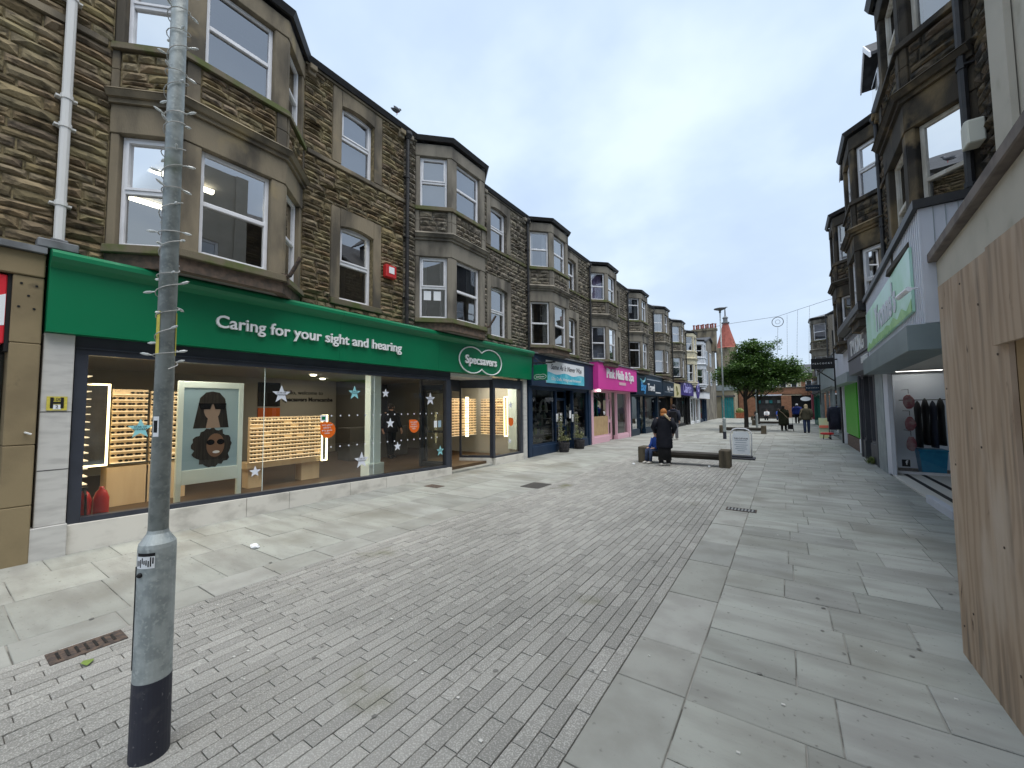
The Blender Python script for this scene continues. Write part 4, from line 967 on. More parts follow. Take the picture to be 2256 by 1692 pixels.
# pink nail salon
t, F, fo = shop('L', XL, 16.56, 21.9, 'pale pink shopfront of the nail salon with bright pink fascia and boarded window', 'pink_pale', 'pink', (2.42, 3.6), .42,
    [('win', 16.8, 18.75, .28), ('panel', 16.87, 18.68, .35, 1.2, 'board'), ('door', 18.8, 19.85), ('win', 19.9, 21.65, .2)], ztop=2.36, riser=.2, room='room_pale', fas_y=(16.5, 21.95), lit=True)
obj('lettering', onL(fit('Pink Nails & Spa', 3.9, extrude=.015, bold=.025), -6.61, 19.4, 3.14), 'white_letter', fo)
obj('phone_strip', G().box(-6.628, -6.615, 19.1, 20.1, 2.68, 2.82), 'pink_pale', fo)
obj('bulkhead_light', G().lathe([(.08, 0), (.08, .05), (.03, .08)], (-6.9, 17.2, 2.33), 10), 'lamp_cool', t)
# travel agent
t, F, fo = shop('L', XL, 21.95, 27.7, 'dark blue travel agent shopfront with wave emblem on the fascia', 'navy_deep', 'navy_deep', (2.3, 3.5), .38,
    [('win', 22.2, 23.6), ('door', 23.65, 24.75), ('win', 24.8, 27.4)], ztop=2.25, riser=.3, goods=3, lit=True)
obj('lettering', onL(fit('Bay', 1.0, extrude=.01, bold=.02), -6.65, 23.3, 2.75), mat('sky_blue', (.08, .35, .7), rough=.4), fo)
obj('lettering', onL(fit('Travel', 1.5, extrude=.01, bold=.015), -6.65, 24.9, 2.75), 'white_letter', fo)
obj('emblem', G().tube([(-6.65, 22.7+k*.1, 3.2-.18*math.sin(k*.35)) for k in range(9)]+[(-6.65, 23.65, 3.3)], [.03+.01*k for k in range(5)]+[.07, .07, .06, .05, .03], 6), mat('wave_aqua', (.25, .6, .68), rough=.4), fo)
obj('sign_line', G().box(-6.668, -6.66, 24.0, 27.2, 3.2, 3.27), mat('line_grey', (.25, .3, .36), rough=.5), fo)
obj('sign_line', G().box(-6.668, -6.66, 25.9, 27.1, 2.45, 2.52), 'white_letter', fo)
# navy and cream signs
t, F, fo = shop('L', XL, 27.75, 33.2, 'shopfront with navy board and cream board side by side on the fascia', 'black', 'navy_deep', (2.35, 3.3), .38,
    [('win', 28.0, 30.2), ('door', 30.25, 31.3), ('win', 31.35, 32.9)], ztop=2.3, riser=.35, fas_y=(27.8, 31.0))
obj('cream_board', G().box(-6.9, -6.66, 31.0, 33.2, 2.3, 3.3), 'cream_sign', t)
obj('lettering', onL(fit('Bay Travel', 1.7, extrude=.01), -6.65, 29.8, 2.85), 'white_letter', fo)
obj('sign_line', G().box(-6.668, -6.66, 28.2, 30.6, 2.58, 2.62), 'line_grey', fo)
obj('flower_print', G().tube([(-6.65, 31.8, 2.4), (-6.65, 31.9, 2.8), (-6.65, 31.7, 3.1)], .05, 5).ball((-6.65, 31.9, 2.85), (.02, .25, .1)).ball((-6.65, 32.2, 2.6), (.02, .3, .12)), mat('olive', (.2, .2, .06), rough=.6), t)
obj('lit_disc', G().lathe([(.3, 0), (.3, .04)], (0, 0, 0), 16).xf(basis((-7.2, 32.3, 2.05), (0, 1, 0), (0, 0, 1))), mat('amber', (.7, .45, .12), rough=.5), t)
# purple shop
t, F, fo = shop('L', XL, 33.3, 38.6, 'narrow shopfront with long purple fascia and pale window display', 'black', 'purple', (2.5, 3.55), .38,
    [('win', 33.6, 36.6), ('door', 36.7, 37.7), ('win', 37.75, 38.35)], ztop=2.4, riser=.15, room='room_pale')
obj('lettering', onL(fit("Claire's", 3.2, extrude=.01, bold=.01), -6.65, 35.8, 3.05), mat('lilac', (.45, .42, .8), rough=.4), fo)
# round purple sign on white
t, F, fo = shop('L', XL, 38.7, 43.6, 'white shopfront with round purple sign board', 'white_sign', 'white_sign', (2.35, 2.9), .38,
    [('win', 39.0, 40.6), ('door', 40.7, 41.7), ('win', 41.8, 43.3)], ztop=2.3, riser=.2, room='room_pale')
obj('round_sign', G().lathe([(.85, 0), (.85, .05)], (0, 0, 0), 24).xf(basis((-6.66, 40.6, 3.15), (0, 1, 0), (0, 0, 1))), 'purple', t)
obj('lettering', onL(fit('C', .7, extrude=.01, bold=.03), -6.6, 40.6, 3.25), 'lilac', t)
t, F, fo = shop('L', XL, 43.7, 47.8, 'white and navy shopfront last in the row before the side wall', 'navy', 'white_sign', (2.35, 3.0), .38,
    [('win', 44.0, 45.6), ('door', 45.7, 46.6), ('win', 46.7, 47.5)], ztop=2.3, riser=.2)
# ------------------------------------------------------------------ stone shop at the left edge of the picture
t = thing('corner_shop', (-7.1, -1.5, 0), 'tan stone shop pier with red and white striped sign beside the optician', 'shop front')
for a, b in ((0, .62), (.625, 1.28), (1.285, 2.4), (2.405, 3.15)): obj('pier_block', G().box(-7.3, -6.9, .55, .775, a-.01 if a == 0 else a, b), 'tan_stone', t, bevel=.008)
obj('head_stone', G().box(-7.3, -6.88, -3, .775, 3.155, 3.42), 'tan_stone', t, bevel=.01)
obj('lead_cap', G().box(-7.3, -6.82, -3, .775, 3.422, 3.49), 'lead', t)
obj('sign_board', G().box(-7.1, -6.92, -3, .515, 2.38, 3.13), 'red_sign', t, bevel=.01)
obj('sign_edge', G().box(-7.1, -6.93, .517, .548, 2.3, 3.15), 'black', t)
obj('white_stripe', G().prism([(-6.919, -.3, 2.382), (-6.919, .51, 2.58), (-6.919, .51, 2.92), (-6.919, -.3, 2.5)], (.003, 0, 0)), 'white_sign', t)
for y, z in ((.61, 3.06), (.72, 3.05), (.665, 2.93), (.6, 2.8), (.71, 2.79)): obj('bolt_hole', G().lathe([(.012, 0), (.012, .004)], (0, 0, 0), 8).xf(basis((-6.8985, y, z), (0, 1, 0), (0, 0, 1))), 'black', t)
obj('window_pane', G().box(-7.2, -7.18, -3, .545, .4, 2.3), 'shop_glass', t); obj('stallriser', G().box(-7.3, -6.98, -3, .545, -.01, .4), 'tan_stone', t)
obj('hook', G().tube([(-6.9, .7, 1.42), (-6.86, .7, 1.42), (-6.86, .74, 1.40)], .01, 6), 'pipe_white', t)
W = lambda u, v: (XL+v, -4+u); fa_ = Fac(W, (0, 0), (4.84, 0))
hL = thing('terraced_house', (-10, -1.6, 0), 'warm stone house wall left of the white downpipe', 'house', GR)
g = G(); fa_.box(g, 0, 4.84, 3.4, 9.5, -.3, -.004); wL = obj('wall', g, 'mortar_warm', hL)
g = G(); put_stones(fa_, courses(fa_, 2.6, 4.84, 3.46, 9.0, [(-1, 99, 6.32, 6.42)], .085, .15, .2, .5), 'stone_warm', wL, [200], g); obj('stonework', g, 'stone_warm', wL, kind='stuff')
g = G(); fa_.box(g, 0, 4.84, 6.32, 6.41, 0, .055); obj('string_course', g, 'dressed_warm', hL)
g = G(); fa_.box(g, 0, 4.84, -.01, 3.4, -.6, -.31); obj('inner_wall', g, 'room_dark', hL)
# ------------------------------------------------------------------ right side of the street
def plymat():
    m = bpy.data.materials.new('ply'); m.use_nodes = True; t = m.node_tree; t.nodes.clear(); L = t.links.new
    out = N(t, 'ShaderNodeOutputMaterial'); b = N(t, 'ShaderNodeBsdfPrincipled'); L(b.outputs[0], out.inputs[0]); b.inputs['Roughness'].default_value = .8; b.inputs['Specular IOR Level'].default_value = .25
    geo = N(t, 'ShaderNodeNewGeometry'); mp = N(t, 'ShaderNodeVectorMath', operation='MULTIPLY'); mp.inputs[1].default_value = (.4, 1.0, .16); L(geo.outputs['Position'], mp.inputs[0])
    wv = N(t, 'ShaderNodeTexWave', bands_direction='Y'); wv.inputs['Scale'].default_value = 3.2; wv.inputs['Distortion'].default_value = 11; wv.inputs['Detail'].default_value = 3; wv.inputs['Detail Scale'].default_value = 1.6; L(mp.outputs[0], wv.inputs['Vector'])
    cr_ = N(t, 'ShaderNodeValToRGB'); e = cr_.color_ramp.elements; e[0].color = (.43, .325, .235, 1); e[1].color = (.345, .25, .175, 1); e[0].position = .3; L(wv.outputs[0], cr_.inputs[0])
    def lay(col, c, sc, lo, hi, st):
        q = N(t, 'ShaderNodeVectorMath', operation='MULTIPLY'); q.inputs[1].default_value = st; L(geo.outputs['Position'], q.inputs[0])
        n = N(t, 'ShaderNodeTexNoise'); n.inputs['Scale'].default_value = sc; n.inputs['Detail'].default_value = 6; L(q.outputs[0], n.inputs['Vector'])
        r_ = N(t, 'ShaderNodeMapRange', interpolation_type='SMOOTHSTEP'); r_.inputs[1].default_value = lo; r_.inputs[2].default_value = hi; L(n.outputs[0], r_.inputs[0])
        x_ = N(t, 'ShaderNodeMixRGB'); L(r_.outputs[0], x_.inputs[0]); L(col, x_.inputs[1]); x_.inputs[2].default_value = (*c, 1); return x_.outputs[0]
    col = lay(cr_.outputs[0], (.21, .16, .12), 2.6, .5, .74, (1, 5, .35)); col = lay(col, (.5, .41, .33), 1.6, .5, .75, (1, 2, .7)); col = lay(col, (.12, .08, .055), 9, .67, .76, (1, 1.6, .6))
    L(col, b.inputs['Base Color']); bp = N(t, 'ShaderNodeBump'); bp.inputs['Strength'].default_value = .25; bp.inputs['Distance'].default_value = .006; L(wv.outputs[0], bp.inputs['Height']); L(bp.outputs[0], b.inputs['Normal']); MATS['ply'] = m
plymat()
mat('old_plank', (.14, .06, .03), (.06, .03, .018), sc=6, rough=.6, stretch=(1, 5, .4))
mat('render_cream', (.5, .465, .395), (.45, .42, .355), sc=2, rough=.85, moss=(.38, .35, .28), msc=4, mlo=.6, mhi=.85)
mat('coping', (.2, .17, .15), (.13, .11, .1), sc=5, rough=.85)
mat('clad_white', (.6, .62, .68), (.54, .56, .62), sc=1.2, rough=.5)
mat('clad_grey', (.3, .34, .35), (.27, .31, .32), sc=1.5, rough=.5)
mat('shutter_grey', (.2, .245, .255), (.17, .21, .22), sc=1.5, rough=.45)
mat('sign_green', (.5, .74, .66), (.3, .62, .36), sc=.9, lo=.42, hi=.68, rough=.35)
mat('grass_print', (.13, .4, .06), (.25, .52, .12), sc=6, rough=.35)
mat('charcoal', (.06, .062, .072), (.05, .052, .06), sc=2, rough=.5)
mat('grey_sign', (.16, .16, .18), rough=.45)
mat('bright_green', (.08, .42, .03), (.065, .36, .025), sc=3, rough=.45, stretch=(1, 6, .3))
mat('grey_col', (.3, .34, .34), (.24, .27, .27), sc=3, rough=.6)
mat('dark_green', (.01, .13, .09), rough=.5)
mat('tile_white', (.62, .6, .55), rough=.4)
mat('blue_box', (.02, .2, .38), (.03, .25, .43), sc=9, rough=.3)
mat('plastic_bag', (.5, .3, .3), (.35, .1, .12), sc=9, rough=.25, spec=.6)
GRR = 'dark stone terraced houses on the right side of the street'
kw = dict(bw=1.2, fw=.64, bd=.5, stone='dark', group=GRR, win=(3.25, 4.0))
rh = []
for x_, y_, lb_, k2 in ((1.95, 6.13, 'soot blackened stone house with peeling white sashes above the pale clad shop', dict(legs=(0, 0), w=5.47, bc=1.66, pipe_u=.5, win=(3.67, 4.42), budget=150, frame='wood_white', style='sash', inner=('none', 'none', 'none', 'blind'))),
                        (2.0, 11.6, 'dark stone house with white plastic windows above the grey barber sign', dict(legs=(0, 1), style='casement', roof='high', inner=('none', 'none', 'blind', 'blind'))),
                        (2.08, 16.65, 'dark stone house with dormer above the green fronted shop', dict(style='sash', roof='high', inner=('blind', 'blind', 'blind', 'blind')))):
    XR = x_; k3 = dict(kw, w=5.05, bc=1.24); k3.update(k2); rh.append(house('R', y_, label=lb_, **k3))
XR = 1.95
for h, y in ((rh[1], 13.6), (rh[2], 18.9)):
    dm_ = obj('dormer', G().box(2.3, 4.2, y-.55, y+.55, 8.3, 10.3), 'slate', h)
    obj('dormer_roof', G().prism([(2.1, y-.75, 10.25), (2.1, y, 10.95), (2.1, y+.75, 10.25), (2.1, y+.75, 10.33), (2.1, y, 11.05), (2.1, y-.75, 10.33)], (2.6, 0, 0)), 'slate', dm_)
    obj('barge_board', G().prism([(2.095, y-.75, 10.2), (2.095, y, 10.9), (2.095, y+.75, 10.2), (2.095, y+.75, 10.34), (2.095, y, 11.06), (2.095, y-.75, 10.34)], (-.03, 0, 0)), 'upvc', dm_)
    obj('dormer_window', G().box(2.25, 2.298, y-.4, y+.4, 9.0, 10.1), 'upvc', dm_); obj('dormer_pane', G().box(2.24, 2.248, y-.33, y+.33, 9.08, 10.02), 'win_glass', dm_)
ab = obj('alarm_box', G().prism([(1.92, 6.36, 4.5), (1.92, 6.56, 4.5), (1.92, 6.56, 4.76), (1.92, 6.46, 4.8), (1.92, 6.36, 4.76)], (-.14, 0, 0)), mat('ivory', (.6, .6, .52), rough=.4), rh[0], bevel=.012, label='ivory alarm box')
# rendered building and the boarded shop below it
t = thing('rendered_building', (3, 1.5, 0), 'cream rendered upper wall beside the soot blackened stone house', 'building')
g = G()
FB = Fac(lambda u, v: (XR-v, -4+u), (0, 0), (10.12, 0))
for q in minus(0, 10.12, 3.3, 9.5, [(8.1, 9.35, 4.9, 7.1)]): FB.box(g, *q, -.4, -.01)
wb_ = obj('wall', g, 'render_cream', t)
window(FB, 8.1, 9.35, 4.9, 7.1, -.1, t, 'upvc', .5, .09, 'blind', 'sash')
g = G(); FB.box(g, 9.75, 10.12, 3.4, 9.5, .0, .05); obj('edge_band', g, 'render_cream', t)
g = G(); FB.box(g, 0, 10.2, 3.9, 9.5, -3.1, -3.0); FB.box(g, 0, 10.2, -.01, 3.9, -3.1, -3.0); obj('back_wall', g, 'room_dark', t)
t = thing('boarded_shop', (1.6, 2, 0), 'boarded up shop with cream fascia, stone coping and stone end pier', 'shop')
BS = Fac(lambda u, v: (u, v), (1.5, 6.5), (1.5-.068*9.5, -3)); BL = BS.len
def bs(nm, a0, a1, z0, z1, d0, d1, m, **k): g = G(); BS.box(g, a0, a1, z0, z1, -d0, -d1); return obj(nm, g, m, t, **k)
if BS.n.x > 0: BS.n = BS.n
sgn_ = -1 if BS.n.x > 0 else 1
def bs(nm, a0, a1, z0, z1, d0, d1, m, **k): g = G(); BS.box(g, a0, a1, z0, z1, sgn_*d0, sgn_*d1); return obj(nm, g, m, t, **k)
bs('fascia', 0, BL, 2.42, 3.27, -.5, 0, 'render_cream', bevel=.01)
bs('coping', -.03, BL, 3.272, 3.38, -.55, .07, 'coping', bevel=.01)
bs('roof_slab', 0, BL, 3.381, 3.44, -.75, -.05, 'lead')
for a, b in ((-.01, .5), (.504, 1.3), (1.304, 2.1), (2.104, 2.418)): obj('pier_block', G().box(1.7, 2.2, 6.6, 7.3, a, b), 'tan_stone' if a < .4 else 'render_cream', t, bevel=.006)
obj('shutter', G().box(1.85, 1.9, -3, 6.58, 0, 2.41), 'charcoal', t)
bs('wall_crack', .35, .75, 2.86, 2.866, 0, .004, 'coping')
t = thing('hoarding', (1.1, 2.5, 0), 'weathered plywood hoarding boxed out in front of the boarded shop', 'hoarding')
obj('plywood_sheet', G().box(.915, .935, 2.98, 3.97, -.01, 2.46), 'ply', t, label='tall streaked plywood sheet')
obj('plywood_sheet', G().box(.885, .905, .6, 3.06, 1.94, 2.45), 'ply', t, label='short plywood sheet nailed over the gap')
for k in range(9): obj('plank', G().box(1.02, 1.045, .9+k*.225, 1.118+k*.225, -.01, 2.4), 'old_plank', t)
obj('plywood_sheet', G().box(.94, 1.88, 3.93, 3.95, -.01, 2.44), 'ply', t)
obj('batten', G().box(.94, .99, 2.99, 3.92, 2.36, 2.43).box(.94, .99, 3.86, 3.925, -.01, 2.35).box(.94, .99, 2.985, 3.05, -.01, 2.35), 'board', t)
for y, z in ((3.2, .9), (3.5, 1.62), (3.72, .35), (3.3, 2.2), (3.85, 1.25), (3.4, 1.4), (3.9, 2.3), (3.9, .2), (3.1, 1.9), (3.12, .3), (3.92, 1.75), (3.55, 2.38)): obj('nail', G().lathe([(.007, 0), (.007, .003)], (0, 0, 0), 6).xf(basis((.914, y, z), (0, -1, 0), (0, 0, 1))), 'rust', t)
# pale clad shop
t = thing('shop_front', (2, 10.2, 0), 'pale ribbed clad shop with green printed sign and grey shutter box', 'shop front')
CL = Fac(lambda u, v: (u, v), (1.38, 6.5), (1.60, 12.0)); sg2 = 1 if CL.n.x < 0 else -1
def cl_(nm, a0, a1, z0, z1, d0, d1, m, par=None, **k): g = G(); CL.box(g, a0, a1, z0, z1, sg2*d0, sg2*d1); return obj(nm, g, m, par or t, **k)
a = .005
while a < CL.len-.06: cl_('rib', a, a+.06, 2.582, 3.928, -.016, 0, 'clad_white'); a += .105
cl_('cladding_core', .005, CL.len, 2.58, 3.93, -.66, -.017, 'clad_white')
for d_ in (-.12, -.22, -.32): cl_('side_rib', -.006, .004, 2.58, 3.93, d_-.005, d_, 'clad_grey')
cl_('top_trim', -.05, CL.len+.03, 3.932, 4.03, -.68, .05, 'iron_black')
sgn = cl_('sign_panel', .45, CL.len-.25, 2.8, 3.62, .003, .03, 'sign_green')
g = G().prism([CL.P(.47, sg2*.032, 2.81), CL.P(CL.len-.27, sg2*.032, 2.81)]+[CL.P(CL.len-.27-(CL.len-.74)*k/14, sg2*.032, 2.86+.11*abs(math.sin(k*1.7))) for k in range(15)], (-.003, 0, 0)); obj('grass_print', g, 'grass_print', sgn)
obj('lettering', text_g("Yvonne's", .62, extrude=.004, bold=.02).xf(basis(CL.P(CL.len*.48, sg2*.036, 3.22), -Vector(CL.P(1, 0, 0))+Vector(CL.P(0, 0, 0)), (0, 0, 1))), 'clad_white', sgn)
cl_('shutter_box', .0, 4.8, 2.27, 2.575, -.25, .16, 'shutter_grey', bevel=.006)
obj('camera_arm', G().tube([(1.42, 6.75, 3.05), (1.3, 6.75, 3.05)], .012, 6), 'upvc', t); obj('security_camera', G().tube([(1.3, 6.7, 3.04), (1.24, 6.92, 2.99)], .032, 10), 'upvc', t)
obj('soffit', G().box(1.7, 3.2, 7.35, 13.1, 2.42, 2.5), 'ceiling_tile', t)
obj('lobby_floor', G().box(1.98, 3.3, 8.3, 12.9, -.02, .03), 'tile_white', t)
for k in range(2): obj('floor_strip', G().box(2.2+k*.3, 2.28+k*.3, 8.35, 12.9, .031, .036), 'black', t)
obj('threshold', G().box(1.9, 1.99, 8.3, 9.6, -.02, .12), 'clad_white', t)
obj('return_pane', G().box(1.93, 1.945, 7.43, 7.85, .12, 2.33), 'shop_glass', t); obj('pane_edge', G().box(1.86, 1.92, 7.33, 7.42, -.01, 2.4), 'charcoal', t)
obj('door_sticker', G().box(1.922, 1.927, 7.6, 7.75, 1.25, 1.7), 'white_sign', t)
obj('lobby_wall', G().box(3.25, 3.35, 8.0, 13.0, .03, 2.42), 'room_dark', t)
obj('side_frame', frame_g(Fac(lambda u, v: (u, 12.95-v), (2.06, 0), (3.25, 0)), 0, 1.19, .03, 2.4, .06, -.04, .03), 'upvc', t)
obj('side_pane', G().poly([(2.1, 12.95, .08), (3.2, 12.95, .08), (3.2, 12.95, 2.36), (2.1, 12.95, 2.36)]), 'shop_glass', t)
obj('corner_upright', G().box(1.98, 2.055, 12.6, 13.1, -.01, 2.42), 'clad_white', t); obj('corner_upright', G().box(1.97, 2.04, 13.12, 14.1, -.01, 2.6), 'grey_col', t)
obj('display_wall', G().box(2.06, 3.3, 14.0, 14.08, 0, 2.6), 'clad_white', t); obj('display_wall', G().box(2.06, 2.1, 13.0, 14.0, 0, 2.5), 'clad_white', t)
obj('floor', G().box(2.06, 3.3, 13.0, 14.0, -.01, .05), 'wood_floor', t); obj('ceiling', G().box(2.06, 3.3, 13.0, 14.0, 2.5, 2.58), 'ceiling_tile', t); obj('emissive_strip', G().box(2.3, 3.1, 13.5, 13.58, 2.44, 2.48), 'lamp_cool', t)  # emissive strip added to brighten the closed display box, no known fitting
for z in (1.5, .98, .5):
    b = thing('packaged_toy', (2.45, 13.3, z), {1.5: 'top red package hanging in the clad shop window', .98: 'middle red package in clear bag in the clad shop window', .5: 'lowest red package in clear bag in the clad shop window'}[z], 'package')
    g = G().ball((2.45, 13.3, z+.2), (.1, .05, .17), 10, 7, .12); obj('pack', g, 'plastic_bag', b)
    obj('hanger', G().tube([(2.45, 13.3, z+.39), (2.45, 13.3, z+.5), (2.45, 13.98, z+.5)], .006, 5), 'iron_black', b)
mat('coat_navy_', (.03, .035, .06), rough=.9)
b = thing('hanging_garment', (2.78, 13.4, .6), 'black garments hanging in the clad shop window', 'garment')
[obj('cloth', G().lathe([(.2, 0), (.19, .3), (.18, .7), (.2, .92), (.12, 1.04), (.03, 1.1)], (2.62+k*.13, 13.45, .62+.06*(k % 2)), 10, .28, 1.0), 'black' if k != 2 else 'coat_navy_', b, smooth=True) for k in range(4)]; obj('rail', G().tube([(2.3, 13.45, 1.74), (3.2, 13.45, 1.74)], .012, 6), 'iron_black', b)
b = thing('storage_box', (2.75, 13.2, .05), 'blue plastic storage box behind the clad shop side window', 'box')
obj('tub', G().hexa([(2.56, 13.05, .05), (2.95, 13.05, .05), (2.95, 13.4, .05), (2.56, 13.4, .05), (2.52, 13.02, .56), (2.99, 13.02, .56), (2.99, 13.44, .56), (2.52, 13.44, .56)]), 'blue_box', b, bevel=.01); obj('lid', G().box(2.5, 3.0, 13.0, 13.46, .561, .6), 'blue_box', b, bevel=.008)
b = obj('social_sticker', G().box(2.2, 2.34, 12.93, 12.936, .2, .36), 'black', t); obj('letter_f', onS(text_g('f', .14, extrude=.001, bold=.004), 2.28, 12.926, .29), 'white_letter', t)
# barber
t, F, fo = shop('R', 2.02, 14.12, 17.0, 'charcoal barber shopfront with grey sign and heavy black gutter above', 'charcoal', 'grey_sign', (2.55, 3.72), .3,
    fas_y=(12.1, 16.6), secs=[('win', 14.36, 15.4, .55), ('door', 15.45, 16.3), ('win', 16.34, 16.76, .55)], ztop=2.5, riser=.55)
obj('black_gutter', G().prism([(1.62, 12.1, 3.78), (1.48, 12.1, 3.85), (1.48, 12.1, 4.02), (2.0, 12.1, 4.1), (2.0, 12.1, 3.78)], (0, 4.5, 0)), 'iron_black', t)
obj('lettering', onR(fit('TM KING', 2.5, extrude=.01, bold=.01), 1.705, 14.6, 3.28), 'white_letter', fo)
obj('sign_line', G().box(1.70, 1.718, 12.15, 16.55, 2.98, 3.01), 'black', fo); obj('lettering', onR(fit('BARBERS', 1.0, extrude=.01), 1.705, 13.4, 2.8), 'white_letter', fo)
# white and green shop
t, F, fo = shop('R', 2.1, 17.1, 22.4, 'shop with white fascia panel, grey shutter box and bright green boards', 'white_sign', 'clad_white', (2.75, 3.8), .3,
    [('panel', 18.3, 21.6, .45, 2.55, 'bright_green'), ('win', 17.4, 18.25, .45)], ztop=2.6, riser=.3)
g = G()
for k in range(12): obj('green_board', G().box(2.06, 2.11, 18.32+k*.27, 18.575+k*.27, .5, 2.5), 'bright_green', t)
obj('stallriser', G().box(2.08, 2.3, 18.3, 21.6, -.01, .44), 'brick_dull', t); obj('shutter_box', G().box(1.72, 2.05, 17.2, 22.3, 2.4, 2.72), 'clad_grey', t)
obj('side_post', G().box(1.98, 2.12, 22.3, 22.45, -.01, 4.6), 'iron_black', t)
# long grey store
t, F, fo = shop('R', 2.12, 22.5, 36.0, 'long grey clothing store with glazed front and grey glass fascia', 'grey_col', 'clad_grey', (2.6, 3.7), .15,
    [('win', 22.8, 25.2), ('win', 25.3, 27.6), ('door', 27.7, 29), ('win', 29.1, 31.4), ('win', 31.5, 35.7)], ztop=2.5, riser=.2, depth=3)
obj('parapet', G().box(2.2, 3.0, 22.5, 36, 3.76, 4.4), 'slate', t)
for k, (y, x0, x1, z0, z1) in enumerate(((20.6, .95, 1.67, 3.1, 3.53), (33, 1.15, 1.9, 2.55, 2.95))):
    p = thing('hanging_sign', (1.7, y, z0), ['black projecting store sign with spaced white capitals by the green boards', 'dark blue projecting store sign further along the grey clothing store'][k], 'sign', 'projecting store signs')
    obj('panel', G().box(x0, x1, y-.05, y+.05, z0, z1), 'navy_deep' if k else 'black', p, bevel=.01)
    obj('lettering', onS(fit('PEACOCKS', (x1-x0)*.86, extrude=.002, sp=1.6), (x0+x1)/2, y-.053, (z0+z1)/2), 'white_letter', p)
    obj('bracket', G().box(x1, x1+.05, y-.03, y+.03, z0-.9, z1+1.1).tube([(x0+.12, y, z0), (x0+.12, y, z0-.3)], .02, 6).tube([(x0+.15, y, z0-.02), (x1, y, z0-.5)], .025, 6).box(x1+.05, 2.15, y-.02, y+.02, z1-.1, z1-.05), 'iron_black', p)
t, F, fo = shop('R', 2.15, 36.1, 44, 'dark green shopfront beyond the grey clothing store', 'dark_green', 'slate', (2.5, 3.3), .15, [('win', 36.4, 39), ('door', 39.1, 40.2), ('win', 40.3, 43.7)], ztop=2.4)
XR_ = XR; XR = 2.75
hh_ = house('R', 36.2, 4.8, 2.1, 'brown stone house with bay and tall chimney above the dark green shop', bw=1.25, fw=.75, bd=.9, stone='grey', win=(3.6, 4.3), style='sash', chimney=True, group=GRR, roof='low')
XR = XR_
# ------------------------------------------------------------------ street furniture
def lamp_post(x, y, label, detail=True):
    t = thing('lamp_post', (x, y, 0), label, 'lamp post', 'galvanised lamp posts along the street')
    n = 28
    if detail: obj('foot', G().lathe([(.078, -.02), (.0765, .36)], (x, y, 0), n), 'post_dark', t, smooth=False)
    obj('base', G().lathe([(.0755, .36 if detail else -.01), (.0745, .98), (.072, 1.0), (.044, 1.045), (.041, 1.06)], (x, y, 0), n), 'galv', t)
    obj('shaft', G().tube([(x, y, 1.04), (x, y, 3.4), (x, y, 6.3)], [.0405, .036, .028], 20), 'galv', t, smooth=True)
    obj('lamp_head', G().lathe([(.03, 0), (.05, .02), (.05, .12), (.12, .15), (.27, .2), (.28, .23), (.12, .27), (.02, .28)], (x, y, 6.28), 20), mat('lamp_grey', (.16, .17, .18), rough=.5), t, smooth=True)
    if detail:
        a0 = math.atan2(0-y, 0-x)+.05
        def patch(a1, a2, z0, z1, r, m, nm, nn=8):
            g = G(); q = []
            for k in range(nn+1):
                a = a1+(a2-a1)*k/nn; q.append((x+r*math.cos(a), y+r*math.sin(a)))
            for k in range(nn): g.poly([(*q[k], z0), (*q[k+1], z0), (*q[k+1], z1), (*q[k], z1)])
            return obj(nm, g, m, t)
        patch(a0-1.35, a0-.75, 1.93, 2.15, .0405, 'yellow', 'yellow_tape'); patch(a0+1.05, a0+1.5, 1.93, 2.15, .0405, 'yellow', 'yellow_tape')
        patch(a0-1.25, a0-.15, .895, .965, .0762, 'white_sign', 'sticker'); patch(a0-1.2, a0-.15, .952, .967, .0766, 'black', 'sticker_print')
        rg = random.Random(4)
        for k in range(9):
            b = a0-1.2+k*.115; patch(b, b+.07, .9+rg.uniform(0, .02), .93+rg.uniform(0, .02), .0766, 'black', 'sticker_print', 2)
        patch(a0-1.1, a0-.4, 1.52, 1.62, .0408, 'white_sign', 'sticker'); patch(a0-1.0, a0-.55, 1.54, 1.6, .0411, 'black', 'sticker_print')
        g = G()
        for k in range(9): pass
        for q in (a0-1.45,): obj('door_edge', G().box(-.002, .002, -.003, .003, .42, .9).xf(Matrix.Translation((x+.0752*math.cos(q), y+.0752*math.sin(q), 0))), 'black', t)
        q = a0-.95; obj('bolt', G().ball((x+.077*math.cos(q), y+.077*math.sin(q), .865), .012, 8, 6), 'black', t)
    return t
PX, PY = -2.61, .71
lamp_post(PX, PY, 'close galvanised lamp post with dark painted foot and wound string of lights')
lamp_post(-2.53, 22.5, 'slim galvanised lamp post with disc head behind the swing sign', True)
lamp_post(-1.75, 34.5, 'distant galvanised lamp post between the street trees', False)
# string of lights wound round the near post
st = thing('string_light', (PX, PY, 1.8), 'white cord with clear bulbs wound round the near lamp post', 'string light')
pts = []; turns = 27; n = turns*14; rg = random.Random(11)
for k in range(n+1):
    a = 2*math.pi*k/14; f = k/n; z = 1.84+f*2.9+.012*math.sin(a*.37)+.02*math.sin(a*.5+1); r_ = .0465+.004*math.sin(a*1.7)
    pts.append((PX+r_*math.cos(a), PY+r_*math.sin(a), z))
obj('cord', G().tube(pts, .0026, 5), 'cord_white', st)
for k in range(4, n, 6):
    p = Vector(pts[k]); o = Vector((p.x-PX, p.y-PY, 0)).normalized()
    d = (o+Vector((rg.uniform(-.5, .5), rg.uniform(-.5, .5), rg.uniform(-.35, .5)))).normalized()
    obj('bulb', G().tube([p, p+d*.012, p+d*.016, p+d*.034, p+d*.046], [.003, .0045, .0065, .0068, .0015], 7), 'clear_bulb', st)
